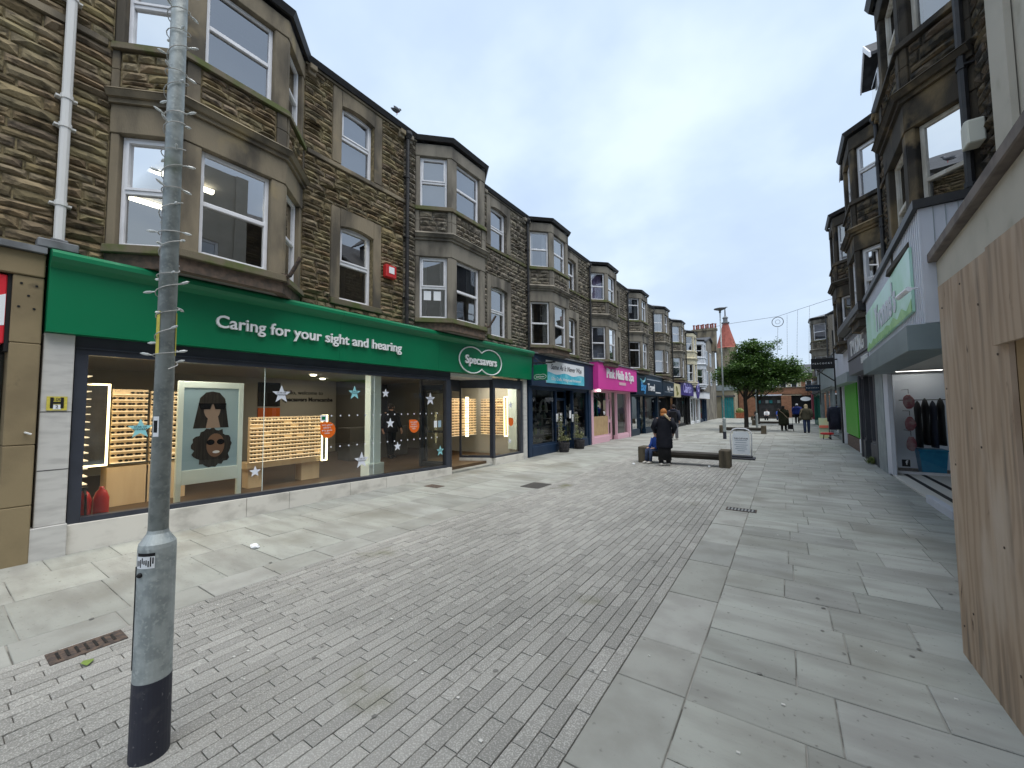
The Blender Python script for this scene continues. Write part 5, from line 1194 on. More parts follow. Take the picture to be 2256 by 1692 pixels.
# benches of heavy timber
mat('timber', (.12, .1, .068), (.05, .044, .033), sc=7, rough=.9, bump=.5, bsc=25, stretch=(1, 1, .2), moss=(.13, .12, .06), msc=5, mlo=.6, mhi=.8)
mat('timber_seat', (.085, .075, .06), (.05, .045, .038), sc=7, rough=.85, bump=.3, stretch=(.2, 1, 1))
def bench(x0, x1, y, label, hgt=.62):
    t = thing('bench', ((x0+x1)/2, y, 0), label, 'bench', 'heavy timber benches down the middle of the street')
    for x in (x0, x1-.26): obj('end_block', G().box(x, x+.26, y-.25, y+.25, -.01, hgt*.74), 'timber', t, bevel=.02)
    for k in range(3): obj('seat_plank', G().box(x0+.262, x1-.262, y-.22+k*.15, y-.08+k*.15, .27, .345), 'timber_seat', t, bevel=.006)
    obj('rail', G().box(x0+.262, x1-.262, y-.05, y+.05, .17, .268), 'timber_seat', t)
    return t
bench(-3.66, -1.26, 12.3, 'heavy timber bench with thick end blocks where the woman stands')
bench(-3.35, -.95, 27.5, 'heavy timber bench round the front tree trunk')
bench(-2.3, -.1, 38.5, 'heavy timber bench beyond the trees near the shopping trolley')
# swing sign
t = thing('swing_sign', (-1.18, 14.4, 0), 'white framed pavement swing sign on black rubber base behind the bench', 'swing sign')
rr_ = [(-1.45, .08), (-1.47, .72), (-1.45, .83), (-1.38, .9), (-1.28, .93), (-1.08, .93), (-.98, .9), (-.91, .83), (-.89, .72), (-.91, .08)]
obj('frame', G().tube([(x, 14.4, z) for x, z in rr_], .02, 8), 'upvc', t, smooth=True)
obj('panel', G().prism([(-1.41, 14.39, .14), (-.95, 14.39, .14), (-.94, 14.39, .72), (-.99, 14.39, .84), (-1.37, 14.39, .84), (-1.42, 14.39, .72)], (0, .02, 0)), 'white_sign', t)
for x in (-1.3, -1.06): obj('hook', G().tube([(x, 14.4, .84), (x, 14.4, .92)], .008, 5), 'iron_black', t)
obj('lettering', onS(fit('THE CUP HUB', .38, extrude=.001, bold=.02), -1.18, 14.387, .62), 'grey_text', t)
for k, (w_, z) in enumerate(((.34, .56), (.3, .49), (.36, .42), (.28, .36), (.32, .3), (.2, .24))): obj('print_line', G().box(-1.18-w_/2, -1.18+w_/2, 14.386, 14.389, z, z+.014), 'line_grey', t)
obj('base', G().prism([(-1.55, 14.15, 0), (-.81, 14.15, 0), (-.81, 14.65, 0), (-1.55, 14.65, 0)], (0, 0, .05)).prism([(-1.48, 14.25, .051), (-.88, 14.25, .051), (-.88, 14.55, .051), (-1.48, 14.55, .051)], (0, 0, .05)), mat('rubber', (.045, .047, .055), rough=.7), t, bevel=.015)
# clothes rail, coats, poster board, red table
mat('coat_navy', (.016, .02, .034), (.024, .028, .042), sc=10, rough=.9)
t = thing('clothes_rail', (2.0, 24.8, 0), 'black metal clothes rail outside the green fronted shop', 'clothes rail')
obj('frame', G().tube([(1.72, 24.8, .1), (1.72, 24.8, 1.6), (2.36, 24.8, 1.6), (2.36, 24.8, .1)], .015, 6).tube([(1.72, 24.5, .08), (1.72, 25.1, .08)], .015, 6).tube([(2.36, 24.5, .08), (2.36, 25.1, .08)], .015, 6).tube([(1.72, 24.8, .16), (2.36, 24.8, .16)], .012, 6), 'iron_black', t)
for x in (1.72, 2.36):
    for y in (24.5, 25.1): obj('castor', G().ball((x, y, .035), .035, 8, 6), 'iron_black', t)
def coat(x, y, w, z0, z1, lb, m):
    t = thing('hanging_coat', (x, y, z0), lb, 'coat')
    obj('body', G().lathe([(w*.5, 0), (w*.48, (z1-z0)*.4), (w*.42, (z1-z0)*.75), (w*.46, (z1-z0)*.9), (w*.2, z1-z0)], (x, y, z0), 14, 1, .45), m, t, smooth=True)
    for s in (-1, 1): obj('sleeve', G().tube([(x+s*w*.4, y, z1-.08), (x+s*w*.53, y-.02, z1-.4), (x+s*w*.5, y-.05, z1-.72)], [.07, .065, .055], 8), m, t, smooth=True)
    obj('hanger', G().tube([(x, y, z1-.02), (x, y, 1.6)], .006, 5), 'pipe_white', t)
coat(1.94, 24.75, .46, .45, 1.55, 'long navy coat hanging at the street end of the clothes rail', 'coat_navy'); coat(2.2, 24.88, .46, .5, 1.52, 'black coat hanging at the shop end of the clothes rail', 'black')
t = thing('poster_board', (1.6, 25.4, 0), 'pale yellow and orange poster board leaning beside the clothes rail', 'poster board')
obj('board', G().hexa([(1.36, 25.3, 0), (1.74, 25.3, 0), (1.74, 25.33, 0), (1.36, 25.33, 0), (1.36, 25.5, .98), (1.74, 25.5, .98), (1.74, 25.53, .98), (1.36, 25.53, .98)]), mat('poster_yellow', (.62, .6, .3), (.5, .62, .42), sc=4, rough=.6), t)
obj('print_band', G().hexa([(1.37, 25.33, .5), (1.73, 25.33, .5), (1.73, 25.4, .5), (1.37, 25.4, .5), (1.37, 25.36, .62), (1.73, 25.36, .62), (1.73, 25.42, .62), (1.37, 25.42, .62)]), mat('coral', (.7, .16, .1), rough=.5), t)
t = thing('display_table', (1.62, 24.5, 0), 'low red topped stand at the foot of the poster board', 'stand')
obj('top', G().lathe([(.2, 0), (.24, .02), (.24, .08), (.2, .1)], (1.6, 24.4, .22), 14, 1.1, .8), 'red', t, smooth=False)
for s in ((-.15, -.1), (.15, -.1), (-.15, .1), (.15, .1)): obj('leg', G().tube([(1.6+s[0], 24.4+s[1], 0), (1.6+s[0]*.8, 24.4+s[1]*.8, .23)], .012, 6), 'iron_black', t)
# weed, litter, leaf
mat('weed', (.1, .16, .04), (.2, .22, .08), sc=20, rough=.7, rnd=.3)
t = thing('weed', (1.93, 14.9, 0), 'clump of green weed growing at the foot of the shop wall', 'weed'); g = G(); lg = random.Random(9)
for k in range(70):
    a = lg.uniform(0, 6.3); l = lg.uniform(.1, .26); b = Vector((1.93+lg.gauss(0, .04), 14.9+lg.gauss(0, .05), 0)); d = Vector((math.cos(a)*.6, math.sin(a)*.6, 1)).normalized()*l; s = Vector((-math.sin(a), math.cos(a), 0))*.018
    g.poly([b-s*.3, b+d*.6-s, b+d, b+d*.6+s])
obj('leaves', g, 'weed', t, kind='stuff')
def crumple(name, x, y, s, m, label, cat, seed):
    lg = random.Random(seed); g = G().ball((x, y, .022), (s, s*.6, .022), 9, 5, 0)
    g.v = [(v[0]+lg.uniform(-.2, .2)*s, v[1]+lg.uniform(-.2, .2)*s, max(.002, v[2]+lg.uniform(-.3, .3)*.02)) for v in g.v]; obj(name, g, m, label=label, cat=cat)
crumple('litter', -5.32, 2.36, .075, 'white_sign', 'crumpled white paper lying on the flags before the optician window', 'litter', 1)
crumple('litter', -3.62, 11.5, .05, 'white_sign', 'small white scrap beside the left end block of the bench', 'litter', 2)
crumple('litter', -1.75, 12.0, .03, 'white_sign', 'tiny white scrap under the bench seat', 'litter', 3)
t = thing('fallen_leaf', (-3.85, .72, 0), 'single pale green leaf on the setts beside the near lamp post', 'leaf')
obj('blade', G().poly([(-3.9, .7, .008), (-3.86, .68, .014), (-3.8, .7, .01), (-3.83, .735, .016), (-3.87, .745, .01)]), mat('leaf_litter', (.18, .26, .06), rough=.8), t)
g = G(); lg = random.Random(21)
for k in range(130):
    x, y = lg.uniform(-4.2, 1.6), 1.2+14*lg.random()**1.6; s = lg.uniform(.004, .011)
    g.box(x-s, x+s, y-s*.7, y+s*.7, .001, .006)
obj('grit', g, mat('grit', (.55, .54, .5), rough=.9), label='scattered pale specks of grit on the paving', cat='grit', kind='stuff')
# pigeon on the gutter
t = thing('pigeon', (-6.92, 5.75, 8.3), 'grey pigeon perched on the gutter of the first stone house', 'bird')
mat('feather', (.16, .17, .19), (.08, .085, .1), sc=20, rough=.8)
SP = Matrix.Translation((-6.92, 5.75, 8.17)) @ Matrix.Scale(.72, 4) @ Matrix.Translation((6.92, -5.75, -8.17))
obj('body', G().tube([(-6.9, 5.55, 8.27), (-6.9, 5.62, 8.28), (-6.91, 5.75, 8.31), (-6.92, 5.84, 8.37), (-6.92, 5.87, 8.43), (-6.92, 5.91, 8.44), (-6.92, 5.94, 8.43)], [.01, .04, .075, .05, .032, .03, .006], 10).xf(SP), 'feather', t, smooth=True)
for s in (-1, 1): obj('wing', G().ball((-6.91+s*.065, 5.7, 8.32), (.02, .13, .05), 8, 6).xf(SP), 'feather', t); obj('leg', G().tube([(-6.91+s*.025, 5.76, 8.17), (-6.91+s*.025, 5.76, 8.26)], .006, 5).xf(SP), 'red', t)
# overhead wire with light strands
t = thing('festoon_wire', (-2, 33, 7), 'overhead wire with hanging strands of small lights and a ring', 'festoon')
wire = [(-7.0, 7.35), (-4.5, 7.45), (-2.84, 7.6), (-.18, 7.72), (.92, 8.02), (1.63, 8.2), (2.6, 8.45), (3.2, 8.55)]
obj('wire', G().tube([(x, 33, z) for x, z in wire], .012, 5), 'iron_black', t)
for x, z0, z1 in ((-.2, 7.0, 5.1), (.35, 7.78, 4.6), (.95, 8.02, 4.0), (1.6, 8.18, 3.8)):
    g = G(); n = 20
    pts = [(x-.2*math.sin(k/n*1.2)*(1 if x > .9 else .5), 33, z0+(z1-z0)*k/n) for k in range(n+1)]; g.tube(pts, .007, 4); obj('strand', g, 'lead', t)
    g = G()
    for k in range(1, n): g.ball(pts[k], .022, 6, 4)
    obj('strand_bulbs', g, 'clear_bulb', t, kind='stuff')
obj('ring', G().tube([(-.2+.33*math.cos(2*math.pi*k/24), 33, 7.35+.33*math.sin(2*math.pi*k/24)) for k in range(25)], .025, 6).tube([(-.2+.14*math.cos(2*math.pi*k/16), 33, 7.35+.14*math.sin(2*math.pi*k/16)) for k in range(17)], .012, 5), 'lead', t)
# ------------------------------------------------------------------ trees
mat('bark', (.05, .042, .034), (.028, .024, .02), sc=12, rough=.95, bump=.6, bsc=30, stretch=(1, 1, .25))
def leafmat(name, c, c2):
    m = bpy.data.materials.new(name); m.use_nodes = True; t = m.node_tree; t.nodes.clear(); L = t.links.new
    out = N(t, 'ShaderNodeOutputMaterial'); d = N(t, 'ShaderNodeBsdfDiffuse'); tr = N(t, 'ShaderNodeBsdfTranslucent'); gl = N(t, 'ShaderNodeBsdfGlossy'); gl.inputs['Roughness'].default_value = .45; gl.inputs[0].default_value = (.6, .65, .6, 1)
    geo = N(t, 'ShaderNodeNewGeometry'); r_ = N(t, 'ShaderNodeValToRGB'); e = r_.color_ramp.elements; e[0].color = (*c, 1); e[1].color = (*c2, 1); L(geo.outputs['Random Per Island'], r_.inputs[0])
    L(r_.outputs[0], d.inputs[0]); L(r_.outputs[0], tr.inputs[0]); a = N(t, 'ShaderNodeMixShader'); a.inputs[0].default_value = .35; L(d.outputs[0], a.inputs[1]); L(tr.outputs[0], a.inputs[2])
    b = N(t, 'ShaderNodeMixShader'); b.inputs[0].default_value = .06; L(a.outputs[0], b.inputs[1]); L(gl.outputs[0], b.inputs[2]); L(b.outputs[0], out.inputs[0]); MATS[name] = m
leafmat('leaf', (.03, .075, .018), (.11, .2, .035))
def tree(x, y, label, blobs, seed, h=2.3, n=15000, tr=.13):
    lg = random.Random(seed); t = thing('street_tree', (x, y, 0), label, 'tree', 'street trees')
    g = G(); g.tube([(x, y, -.02), (x+.02, y, .15), (x+.03, y, 1.2), (x, y, h), (x+.05, y, h+1.2)], [tr*1.5, tr*1.05, tr*.9, tr*.8, tr*.4], 12)
    for (bx, by, bz, rx, ry, rz) in blobs:
        if rx < .58: continue
        p0 = Vector((x+.02, y, h-.3)); p1 = Vector((x+bx, y+by, bz)); g.tube([p0, p0.lerp(p1, .4)+Vector((0, 0, .25)), p1], [tr*.45, tr*.3, tr*.1], 6)
        for k in range(3):
            q = p1+Vector((lg.uniform(-rx, rx), lg.uniform(-ry, ry), lg.uniform(-.3, .5)))*.7; g.tube([p0.lerp(p1, .6), q], [tr*.2, .012], 5)
    obj('trunk', g, 'bark', t, smooth=True)
    g = G(); vol = [b[3]*b[4]*b[5] for b in blobs]; tot = sum(vol)
    for b, v in zip(blobs, vol):
        m = int(n*v/tot)
        cl = []
        for k in range(max(10, m//55)):
            d = Vector((lg.gauss(0, 1), lg.gauss(0, 1), lg.gauss(0, 1))).normalized()*lg.uniform(.12, 1.06)**.6
            cl.append(Vector((x+b[0]+d.x*b[3], y+b[1]+d.y*b[4], b[2]+d.z*b[5])))
        for k in range(m):
            c = lg.choice(cl)+Vector((lg.gauss(0, .17), lg.gauss(0, .17), lg.gauss(0, .11)))
            a = Vector((lg.gauss(0, 1), lg.gauss(0, 1), lg.gauss(0, .45))).normalized(); s = lg.uniform(.07, .14)
            w = a.cross(Vector((lg.gauss(0, .5), lg.gauss(0, .5), 1))).normalized()*s*.42
            g.poly([c-a*s*.5, c+w, c+a*s*.5, c-w])
    obj('crown', g, 'leaf', t)
def lumps(base, seed, n, sx, sy):
    lg = random.Random(seed); out = list(base)
    for k in range(n):
        b = lg.choice(base); d = Vector((lg.gauss(0, 1), lg.gauss(0, 1), lg.gauss(.2, .8))).normalized()
        q = lg.uniform(.28, .55); out.append((b[0]+d.x*b[3]*.95, b[1]+d.y*b[4]*.95, b[2]+d.z*b[5]*.95, q, q, q*.62))
    return out
tree(-2.17, 30.6, 'front broad crowned street tree rising through the timber bench', lumps([(0.4, 0, 4.1, 1.7, 1.5, .85), (.9, .1, 5.0, 1.05, 1.1, .85), (-1.1, 0, 3.6, .8, 1.0, .6), (2.0, .1, 3.9, .95, 1.0, .65), (.1, 0, 4.9, .8, .9, .8), (2.7, 0, 3.3, .6, .7, .4), (1.3, -.2, 3.2, 1.2, 1.1, .5), (0, 0, 3.2, 1.1, 1.1, .5)], 8, 42, 1, 1), 5, n=38000)
tree(-2.05, 42, 'rear street tree with darker crown behind the front one', lumps([(.3, 0, 4.5, 2.0, 1.7, 1.2), (1.9, 0, 4.5, 1.4, 1.4, .95), (-1.3, 0, 3.9, 1.2, 1.2, .9), (3.2, 0, 4.1, .9, .9, .7), (0, 0, 3.2, 1.8, 1.4, .7)], 9, 26, 1, 1), 6, n=22000)
# ------------------------------------------------------------------ people
mat('skin', (.5, .3, .22), rough=.6)
mat('puffer', (.008, .009, .015), (.014, .015, .022), sc=6, rough=.7, spec=.2)
mat('black_cloth', (.012, .012, .014), rough=.95)
mat('hair_ginger', (.42, .17, .05), (.3, .11, .03), sc=40, rough=.7)
mat('hair_blonde', (.5, .4, .25), (.38, .3, .18), sc=40, rough=.7)
mat('hair_dark', (.03, .024, .02), rough=.7)
mat('shoe_white', (.6, .57, .52), rough=.6)
mat('grey_cloth', (.28, .28, .31), (.22, .22, .25), sc=12, rough=.95)
mat('denim', (.05, .07, .13), (.035, .05, .1), sc=14, rough=.95)
mat('olive_coat', (.03, .033, .018), (.04, .042, .025), sc=8, rough=.95)
mat('brown_coat', (.06, .055, .035), (.085, .075, .05), sc=8, rough=.95)
mat('blue_coat', (.01, .03, .2), (.008, .022, .15), sc=5, rough=.7)
mat('royal', (.012, .05, .25), rough=.7)
mat('maroon', (.22, .04, .06), (.12, .02, .03), sc=20, rough=.9)
mat('tan_strap', (.35, .27, .18), rough=.8)
mat('white_cloth', (.65, .65, .66), rough=.9)
def skin_mesh(J, E, rad_, root):
    me = bpy.data.meshes.new('b'); names = list(J); me.from_pydata([J[n] for n in names], [(names.index(a), names.index(b)) for a, b in E], [])
    o = bpy.data.objects.new('b', me); COL.objects.link(o)
    md = o.modifiers.new('s', 'SKIN'); md.use_smooth_shade = True
    sv = me.skin_vertices[0].data
    for i, n in enumerate(names):
        r_ = rad_[n]; sv[i].radius = r_ if isinstance(r_, tuple) else (r_, r_); sv[i].use_root = (n == root)
    o.modifiers.new('u', 'SUBSURF').levels = 1
    dg = bpy.context.evaluated_depsgraph_get(); m2 = bpy.data.meshes.new_from_object(o.evaluated_get(dg))
    bpy.data.objects.remove(o); return m2
def person(x, y, face, H, label, coat, coat_len, legs, hair, shoes, stride=.12, hairlen=.1, arms=.12, sit=False, skirt=None, width=1.0, hood=False, name='person', z=0, bulge=1.0, elbow=.0, hat=None):
    """face: heading in radians, 0 looks along +y"""
    t = thing(name, (x, y, z), label, 'person'); M = Matrix.Translation((x, y, z)) @ Matrix.Rotation(face, 4, 'Z')
    h = H/1.7
    V = lambda a, b, c: Vector((a*h, b*h, c*h))
    J = {'pel': V(0, 0, .92), 'sp': V(0, .0, 1.1), 'ch': V(0, .0, 1.3), 'nk': V(0, .01, 1.46), 'hd': V(0, .03, 1.55), 'tp': V(0, .035, 1.65)}
    r_ = {'pel': (.13*h, .1*h), 'sp': (.12*h, .09*h), 'ch': (.14*h, .1*h), 'nk': .05*h, 'hd': (.075*h, .09*h), 'tp': (.06*h, .07*h)}
    E = [('pel', 'sp'), ('sp', 'ch'), ('ch', 'nk'), ('nk', 'hd'), ('hd', 'tp')]
    for s, n in ((-1, 'l'), (1, 'r')):
        if sit:
            P = [V(s*.09, 0, .88), V(s*.11, .42, .9), V(s*.11, .46, .47), V(s*.11, .6, .42)]
        else:
            st = stride*s; P = [V(s*.09, 0, .88), V(s*.1, st*.5+.02, .48), V(s*.1, st-.01*abs(st), .08), V(s*.11, st+.16, .035)]
        for k, (q, rr2) in enumerate(zip(P, (.09, .06, .042, .032))): J[n+'g%d' % k] = q; r_[n+'g%d' % k] = rr2*h
        E += [('pel', n+'g0'), (n+'g0', n+'g1'), (n+'g1', n+'g2'), (n+'g2', n+'g3')]
        a = -arms*s
        A = [V(s*.19*width, 0, 1.4), V(s*(.25+elbow)*width, -.03+a*.4, 1.13), V(s*.25*width, .06+a+elbow, .92+elbow*1.2), V(s*.25*width, .1+a+elbow, .82+elbow*1.4)]
        if sit: A = [V(s*.17, 0, 1.38), V(s*.2, .06, 1.12), V(s*.16, .26, 1.0), V(s*.14, .34, .99)]
        for k, (q, rr2) in enumerate(zip(A, (.06, .045, .032, .036))): J[n+'a%d' % k] = q; r_[n+'a%d' % k] = rr2*h
        E += [('ch', n+'a0'), (n+'a0', n+'a1'), (n+'a1', n+'a2'), (n+'a2', n+'a3')]
        d = (A[3]-A[2]).normalized(); sd_ = Vector((0, 1, 0)) if not sit else Vector((1, 0, 0))
        for k, (o_, ln) in enumerate(((-.027, .07), (-.009, .082), (.009, .085), (.027, .068), (.05, .045))):
            J[n+'f%d' % k] = A[3]+sd_*o_*h+d*.03*h*(k < 4); J[n+'e%d' % k] = A[3]+sd_*o_*h*1.15+d*ln*h+Vector((-s*.015*h, 0, 0))
            r_[n+'f%d' % k] = .0095*h; r_[n+'e%d' % k] = .007*h; E += [(n+'a3', n+'f%d' % k), (n+'f%d' % k, n+'e%d' % k)]
    if sit:
        for k in J: J[k] = J[k]-V(0, 0, .44)
    me = skin_mesh(J, E, r_, 'pel'); me.transform(M); me.transform(Matrix.Translation((-x, -y, -z)))
    o = obj('body', None, 'skin', t, me=me)
    J2 = {k: M @ v for k, v in J.items()}
    up = lambda n, d: J2[n]+Vector((0, 0, d))
    # legs / skirt
    g = G()
    for n in 'lr':
        g.tube([J2[n+'g0']+Vector((0, 0, .05*h)), J2[n+'g1'], J2[n+'g2']], [.105*h, .082*h, .068*h], 10)
    obj('trousers', g, legs, t, smooth=True)
    if skirt:
        g = G().lathe([(.19*h, 0), (.18*h, .3*h), (.17*h, .7*h)], (0, 0, skirt*h), 16, 1, .75); g.xf(M); obj('skirt', g, 'black_cloth', t, smooth=True)
    for n in 'lr':
        a, b = J2[n+'g2'], J2[n+'g3']; d = (b-a); d.z = 0; d.normalize(); zf = b.z-.035*h
        g = G().tube([a-d*.06*h+Vector((0, 0, -.035*h)), a+Vector((0, 0, -.03*h)), b-d*.02+Vector((0, 0, .005*h)), b+d*.06*h+Vector((0, 0, -.0*h))], [.04*h, .052*h, .046*h, .022*h], 8); g.v = [(v[0], v[1], max(v[2], zf+.002)) for v in g.v]
        obj('shoe', g, shoes, t, smooth=True)
    # coat: lofted body plus sleeves
    b0 = .44*h if sit else 0
    zl = coat_len*h; w = width
    prof = [(.235*bulge*w*h, zl-b0), (.24*bulge*w*h, (zl+.3*(.95*h-zl))-b0), (.225*bulge*w*h, .95*h-b0), (.205*w*h, 1.12*h-b0), (.22*w*h, 1.3*h-b0), (.2*w*h, 1.4*h-b0), (.1*h, 1.47*h-b0), (.07*h, 1.49*h-b0)]
    if sit: prof = [(.2*h, .42*h), (.205*h, .6*h), (.2*h, .8*h), (.17*h, .94*h), (.07*h, 1.04*h)]
    if zl < .8*h or not hood: pass
    g = G()
    if hood:   # quilted: alternate slight bulges
        pr = []
        for (ra, za), (rb, zb) in zip(prof, prof[1:]):
            n = max(1, int(abs(zb-za)/(.07*h)))
            for k in range(n): f = k/n; pr += [(ra+(rb-ra)*f, za+(zb-za)*f), ((ra+(rb-ra)*(f+.5/n))*1.045, za+(zb-za)*(f+.5/n))]
        pr.append(prof[-1]); prof = pr
    g.lathe(prof, (0, 0, 0), 16, 1, .68); g.xf(M)
    for n in 'lr': g.tube([J2[n+'a0']+Vector((0, 0, .0)), J2[n+'a1'], J2[n+'a2']], [.085*h, .078*h, .058*h], 10)
    obj('coat', g, coat, t, smooth=True)
    if hood: obj('hood', G().ball((0, -.06*h, 1.43*h-b0), (.13*h, .09*h, .07*h), 10, 6).xf(M), coat, t, smooth=True)
    hd = M @ Vector((0, .03*h, 1.57*h-b0))
    g = G().ball((0, .015*h, 1.6*h-b0), (.098*h, .11*h, .105*h), 12, 8, .05)
    if hairlen > .1: g.lathe([(.06*h, -hairlen*h), (.09*h, -hairlen*.5*h), (.085*h, 0)], (0, -.03*h, 1.56*h-b0), 10, 1, .8)
    g.xf(M); obj('hair', g, hat or hair, t, smooth=True)
    if hat: obj('hair', G().ball((0, -.01*h, 1.53*h-b0), (.09*h, .095*h, .06*h), 10, 6).xf(M), hair, t)
    # face
    fc = lambda a, b, c: M @ Vector((a*h, b*h, c*h-b0))
    obj('nose', G().ball(fc(0, .125, 1.565), .014*h, 6, 5), 'skin', t)
    obj('mouth', G().ball(fc(0, .115, 1.525), (.022*h, .006*h, .006*h), 6, 5), 'maroon', t)
    for s in (-1, 1): obj('eye', G().ball(fc(s*.032, .112, 1.59), .009*h, 6, 5), 'black', t); obj('ear', G().ball(fc(s*.088, .03, 1.575), (.012*h, .02*h, .028*h), 6, 5), 'skin', t)
    return t, M, h
w, M, h = person(-2.82, 11.72, rad(12), 1.58, 'woman in long black padded coat and dark skirt with ginger ponytail by the bench', 'puffer', .52, 'black_cloth', 'hair_ginger', 'shoe_white', stride=.05, hairlen=.18, arms=-.02, skirt=.17, hood=True, elbow=.05, bulge=.95)
obj('ponytail', G().tube([M @ Vector((.03, -.08, 1.52*h)), M @ Vector((.1, -.14, 1.44*h)), M @ Vector((.17, -.15, 1.34*h))], [.04, .03, .012], 8), 'hair_blonde', w)
c, M, h = person(-3.17, 12.22, rad(150), 1.2, 'small child in bright blue coat and reddish hat sitting on the bench', 'royal', .5, 'denim', 'hair_dark', 'shoe_white', sit=True, hat='maroon', z=.345-.30)
m_, M, h = person(-4.55, 20.9, rad(8), 1.72, 'man walking away in dark hooded jacket and light grey joggers', 'coat_navy', .82, 'grey_cloth', 'hair_dark', 'shoe_white', stride=.22, arms=.16, hood=True)
obj('rucksack', G().box(-.16, .16, -.3, -.15, .95, 1.38).xf(M), 'black_cloth', m_, bevel=.04, seg=2)
p3, M, h = person(-.12, 31.4, rad(-5), 1.6, 'person in long dark olive coat with cross-body strap pushing a trolley', 'olive_coat', .38, 'black_cloth', 'hair_dark', 'black_cloth', stride=.1, hairlen=.14, bulge=1.15, width=1.12)
obj('bag_strap', G().tube([M @ Vector((-.2, -.17, 1.3)), M @ Vector((0, -.2, 1.12)), M @ Vector((.24, -.19, .8))], .02, 6), 'tan_strap', p3)
t = thing('shopping_trolley', (.22, 31.1, 0), 'black wheeled shopping trolley beside the person in the olive coat', 'trolley')
obj('bag', G().box(.08, .38, 30.98, 31.2, .12, .42), 'black_cloth', t, bevel=.04, seg=2); obj('handle', G().tube([(.12, 31.2, .4), (.1, 31.3, .95), (.34, 31.3, .95), (.34, 31.2, .4)], .012, 6), 'iron_black', t)
for x in (.08, .38): obj('wheel', G().tube([(x-.02, 31.05, .08), (x+.02, 31.05, .08)], .08, 14), 'rubber', t)
p4, M, h = person(1.0, 29.3, rad(4), 1.68, 'blonde person in brown jacket and blue jeans walking away past the green shop', 'brown_coat', .78, 'denim', 'hair_blonde', 'black_cloth', stride=.1, hairlen=.22, width=1.05)
obj('shoulder_bag', G().ball((-.3, -.02, .85), (.1, .16, .14), 10, 7).xf(M), 'brown_coat', p4, smooth=True)
obj('bag_strap', G().tube([M @ Vector((-.16, -.1, 1.42)), M @ Vector((-.3, -.05, 1.1)), M @ Vector((-.3, -.02, .95))], .018, 6), 'tan_strap', p4)
person(.85, 44, rad(0), 1.75, 'person in wide bright blue jacket and white cap walking away', 'blue_coat', .8, 'black_cloth', 'hair_dark', 'black_cloth', stride=.12, width=1.25, bulge=1.15, hat='white_cloth')
person(-2.6, 52, rad(170), 1.7, 'person in dark clothes sitting on the far bench', 'black_cloth', .5, 'black_cloth', 'hair_dark', 'black_cloth', sit=True, z=.0)
person(-1.7, 52.2, rad(175), 1.65, 'person in white top sitting on the far bench', 'white_cloth', .5, 'black_cloth', 'hair_dark', 'black_cloth', sit=True, z=.0)
person(-.6, 52.4, rad(175), 1.7, 'person in royal blue jacket sitting on the far bench', 'royal', .5, 'denim', 'hair_dark', 'black_cloth', sit=True, z=.0)
person(-10.2, 8.35, rad(-100), 1.68, 'staff member in black standing behind the optician desk', 'black_cloth', .8, 'black_cloth', 'hair_dark', 'black_cloth', z=.12)
bench(-3.2, .0, 52.2, 'long timber bench at the far end with people sitting')
# ------------------------------------------------------------------ far end of the street
mat('brick_far', (.3, .15, .09), (.22, .11, .065), sc=3, rough=.95, rnd=.1)
mat('tan_render', (.33, .29, .2), (.28, .245, .17), sc=1, rough=.9)
mat('tile_red', (.33, .1, .075), (.26, .08, .06), sc=3, rough=.85)
mat('teal_paint', (.02, .2, .22), (.03, .25, .26), sc=3, rough=.5)
def wins(t, rows, face='S', Y=0, m='upvc'):
    for (x0, x1, z0, z1) in rows:
        w = obj('window', G().box(x0, x1, Y-.06, Y-.01, z0, z1), m, t); obj('pane', G().box(x0+.08, x1-.08, Y-.075, Y-.061, z0+.08, z1-.08), 'lens_dark', w)
# tall gabled stone house with the chimney row
t = thing('gabled_house', (-10, 52, 0), 'tall brown stone building with wide chimney stack and row of red pots', 'building')
obj('wall', G().prism([(-7.3, 48.6, -.02), (-7.3, 58, -.02), (-7.3, 58, 8.6), (-7.3, 53.3, 9.6), (-7.3, 48.6, 8.6)], (-6, 0, 0)), 'dressed_grey', t)
obj('roof', G().prism([(-7.1, 48.3, 8.5), (-7.1, 53.3, 9.75), (-7.1, 58.3, 8.5), (-7.1, 58.3, 8.62), (-7.1, 53.3, 9.9), (-7.1, 48.3, 8.62)], (-6.5, 0, 0)), 'slate', t)
ch = obj('chimney', G().box(-9.4, -6.75, 55.0, 56.0, 8.4, 11.0).box(-9.5, -6.65, 54.9, 56.1, 11.002, 11.25), 'dressed_warm', t)
for k in range(10): obj('chimney_pot', G().lathe([(.14, 0), (.11, .1), (.1, .5), (.14, .55), (.14, .62)], (-9.25+k*.27, 55.3+.3*(k % 2), 11.252), 10), 'tile_red', ch)
for y, z in ((50.2, 4), (50.2, 6.3), (53, 4), (53, 6.3)):
    w_ = obj('window', G().box(-7.3, -7.24, y, y+1.1, z, z+1.6), 'upvc', t); obj('pane', G().box(-7.235, -7.22, y+.08, y+1.02, z+.08, z+1.52), 'lens_dark', w_)
for k in range(14): obj('stone', G().box(-7.3, -7.24, 48.62+(k % 2)*.1, 49.3+(k % 2)*.1, .2+k*.22, .4+k*.22), 'stone_dark', t)
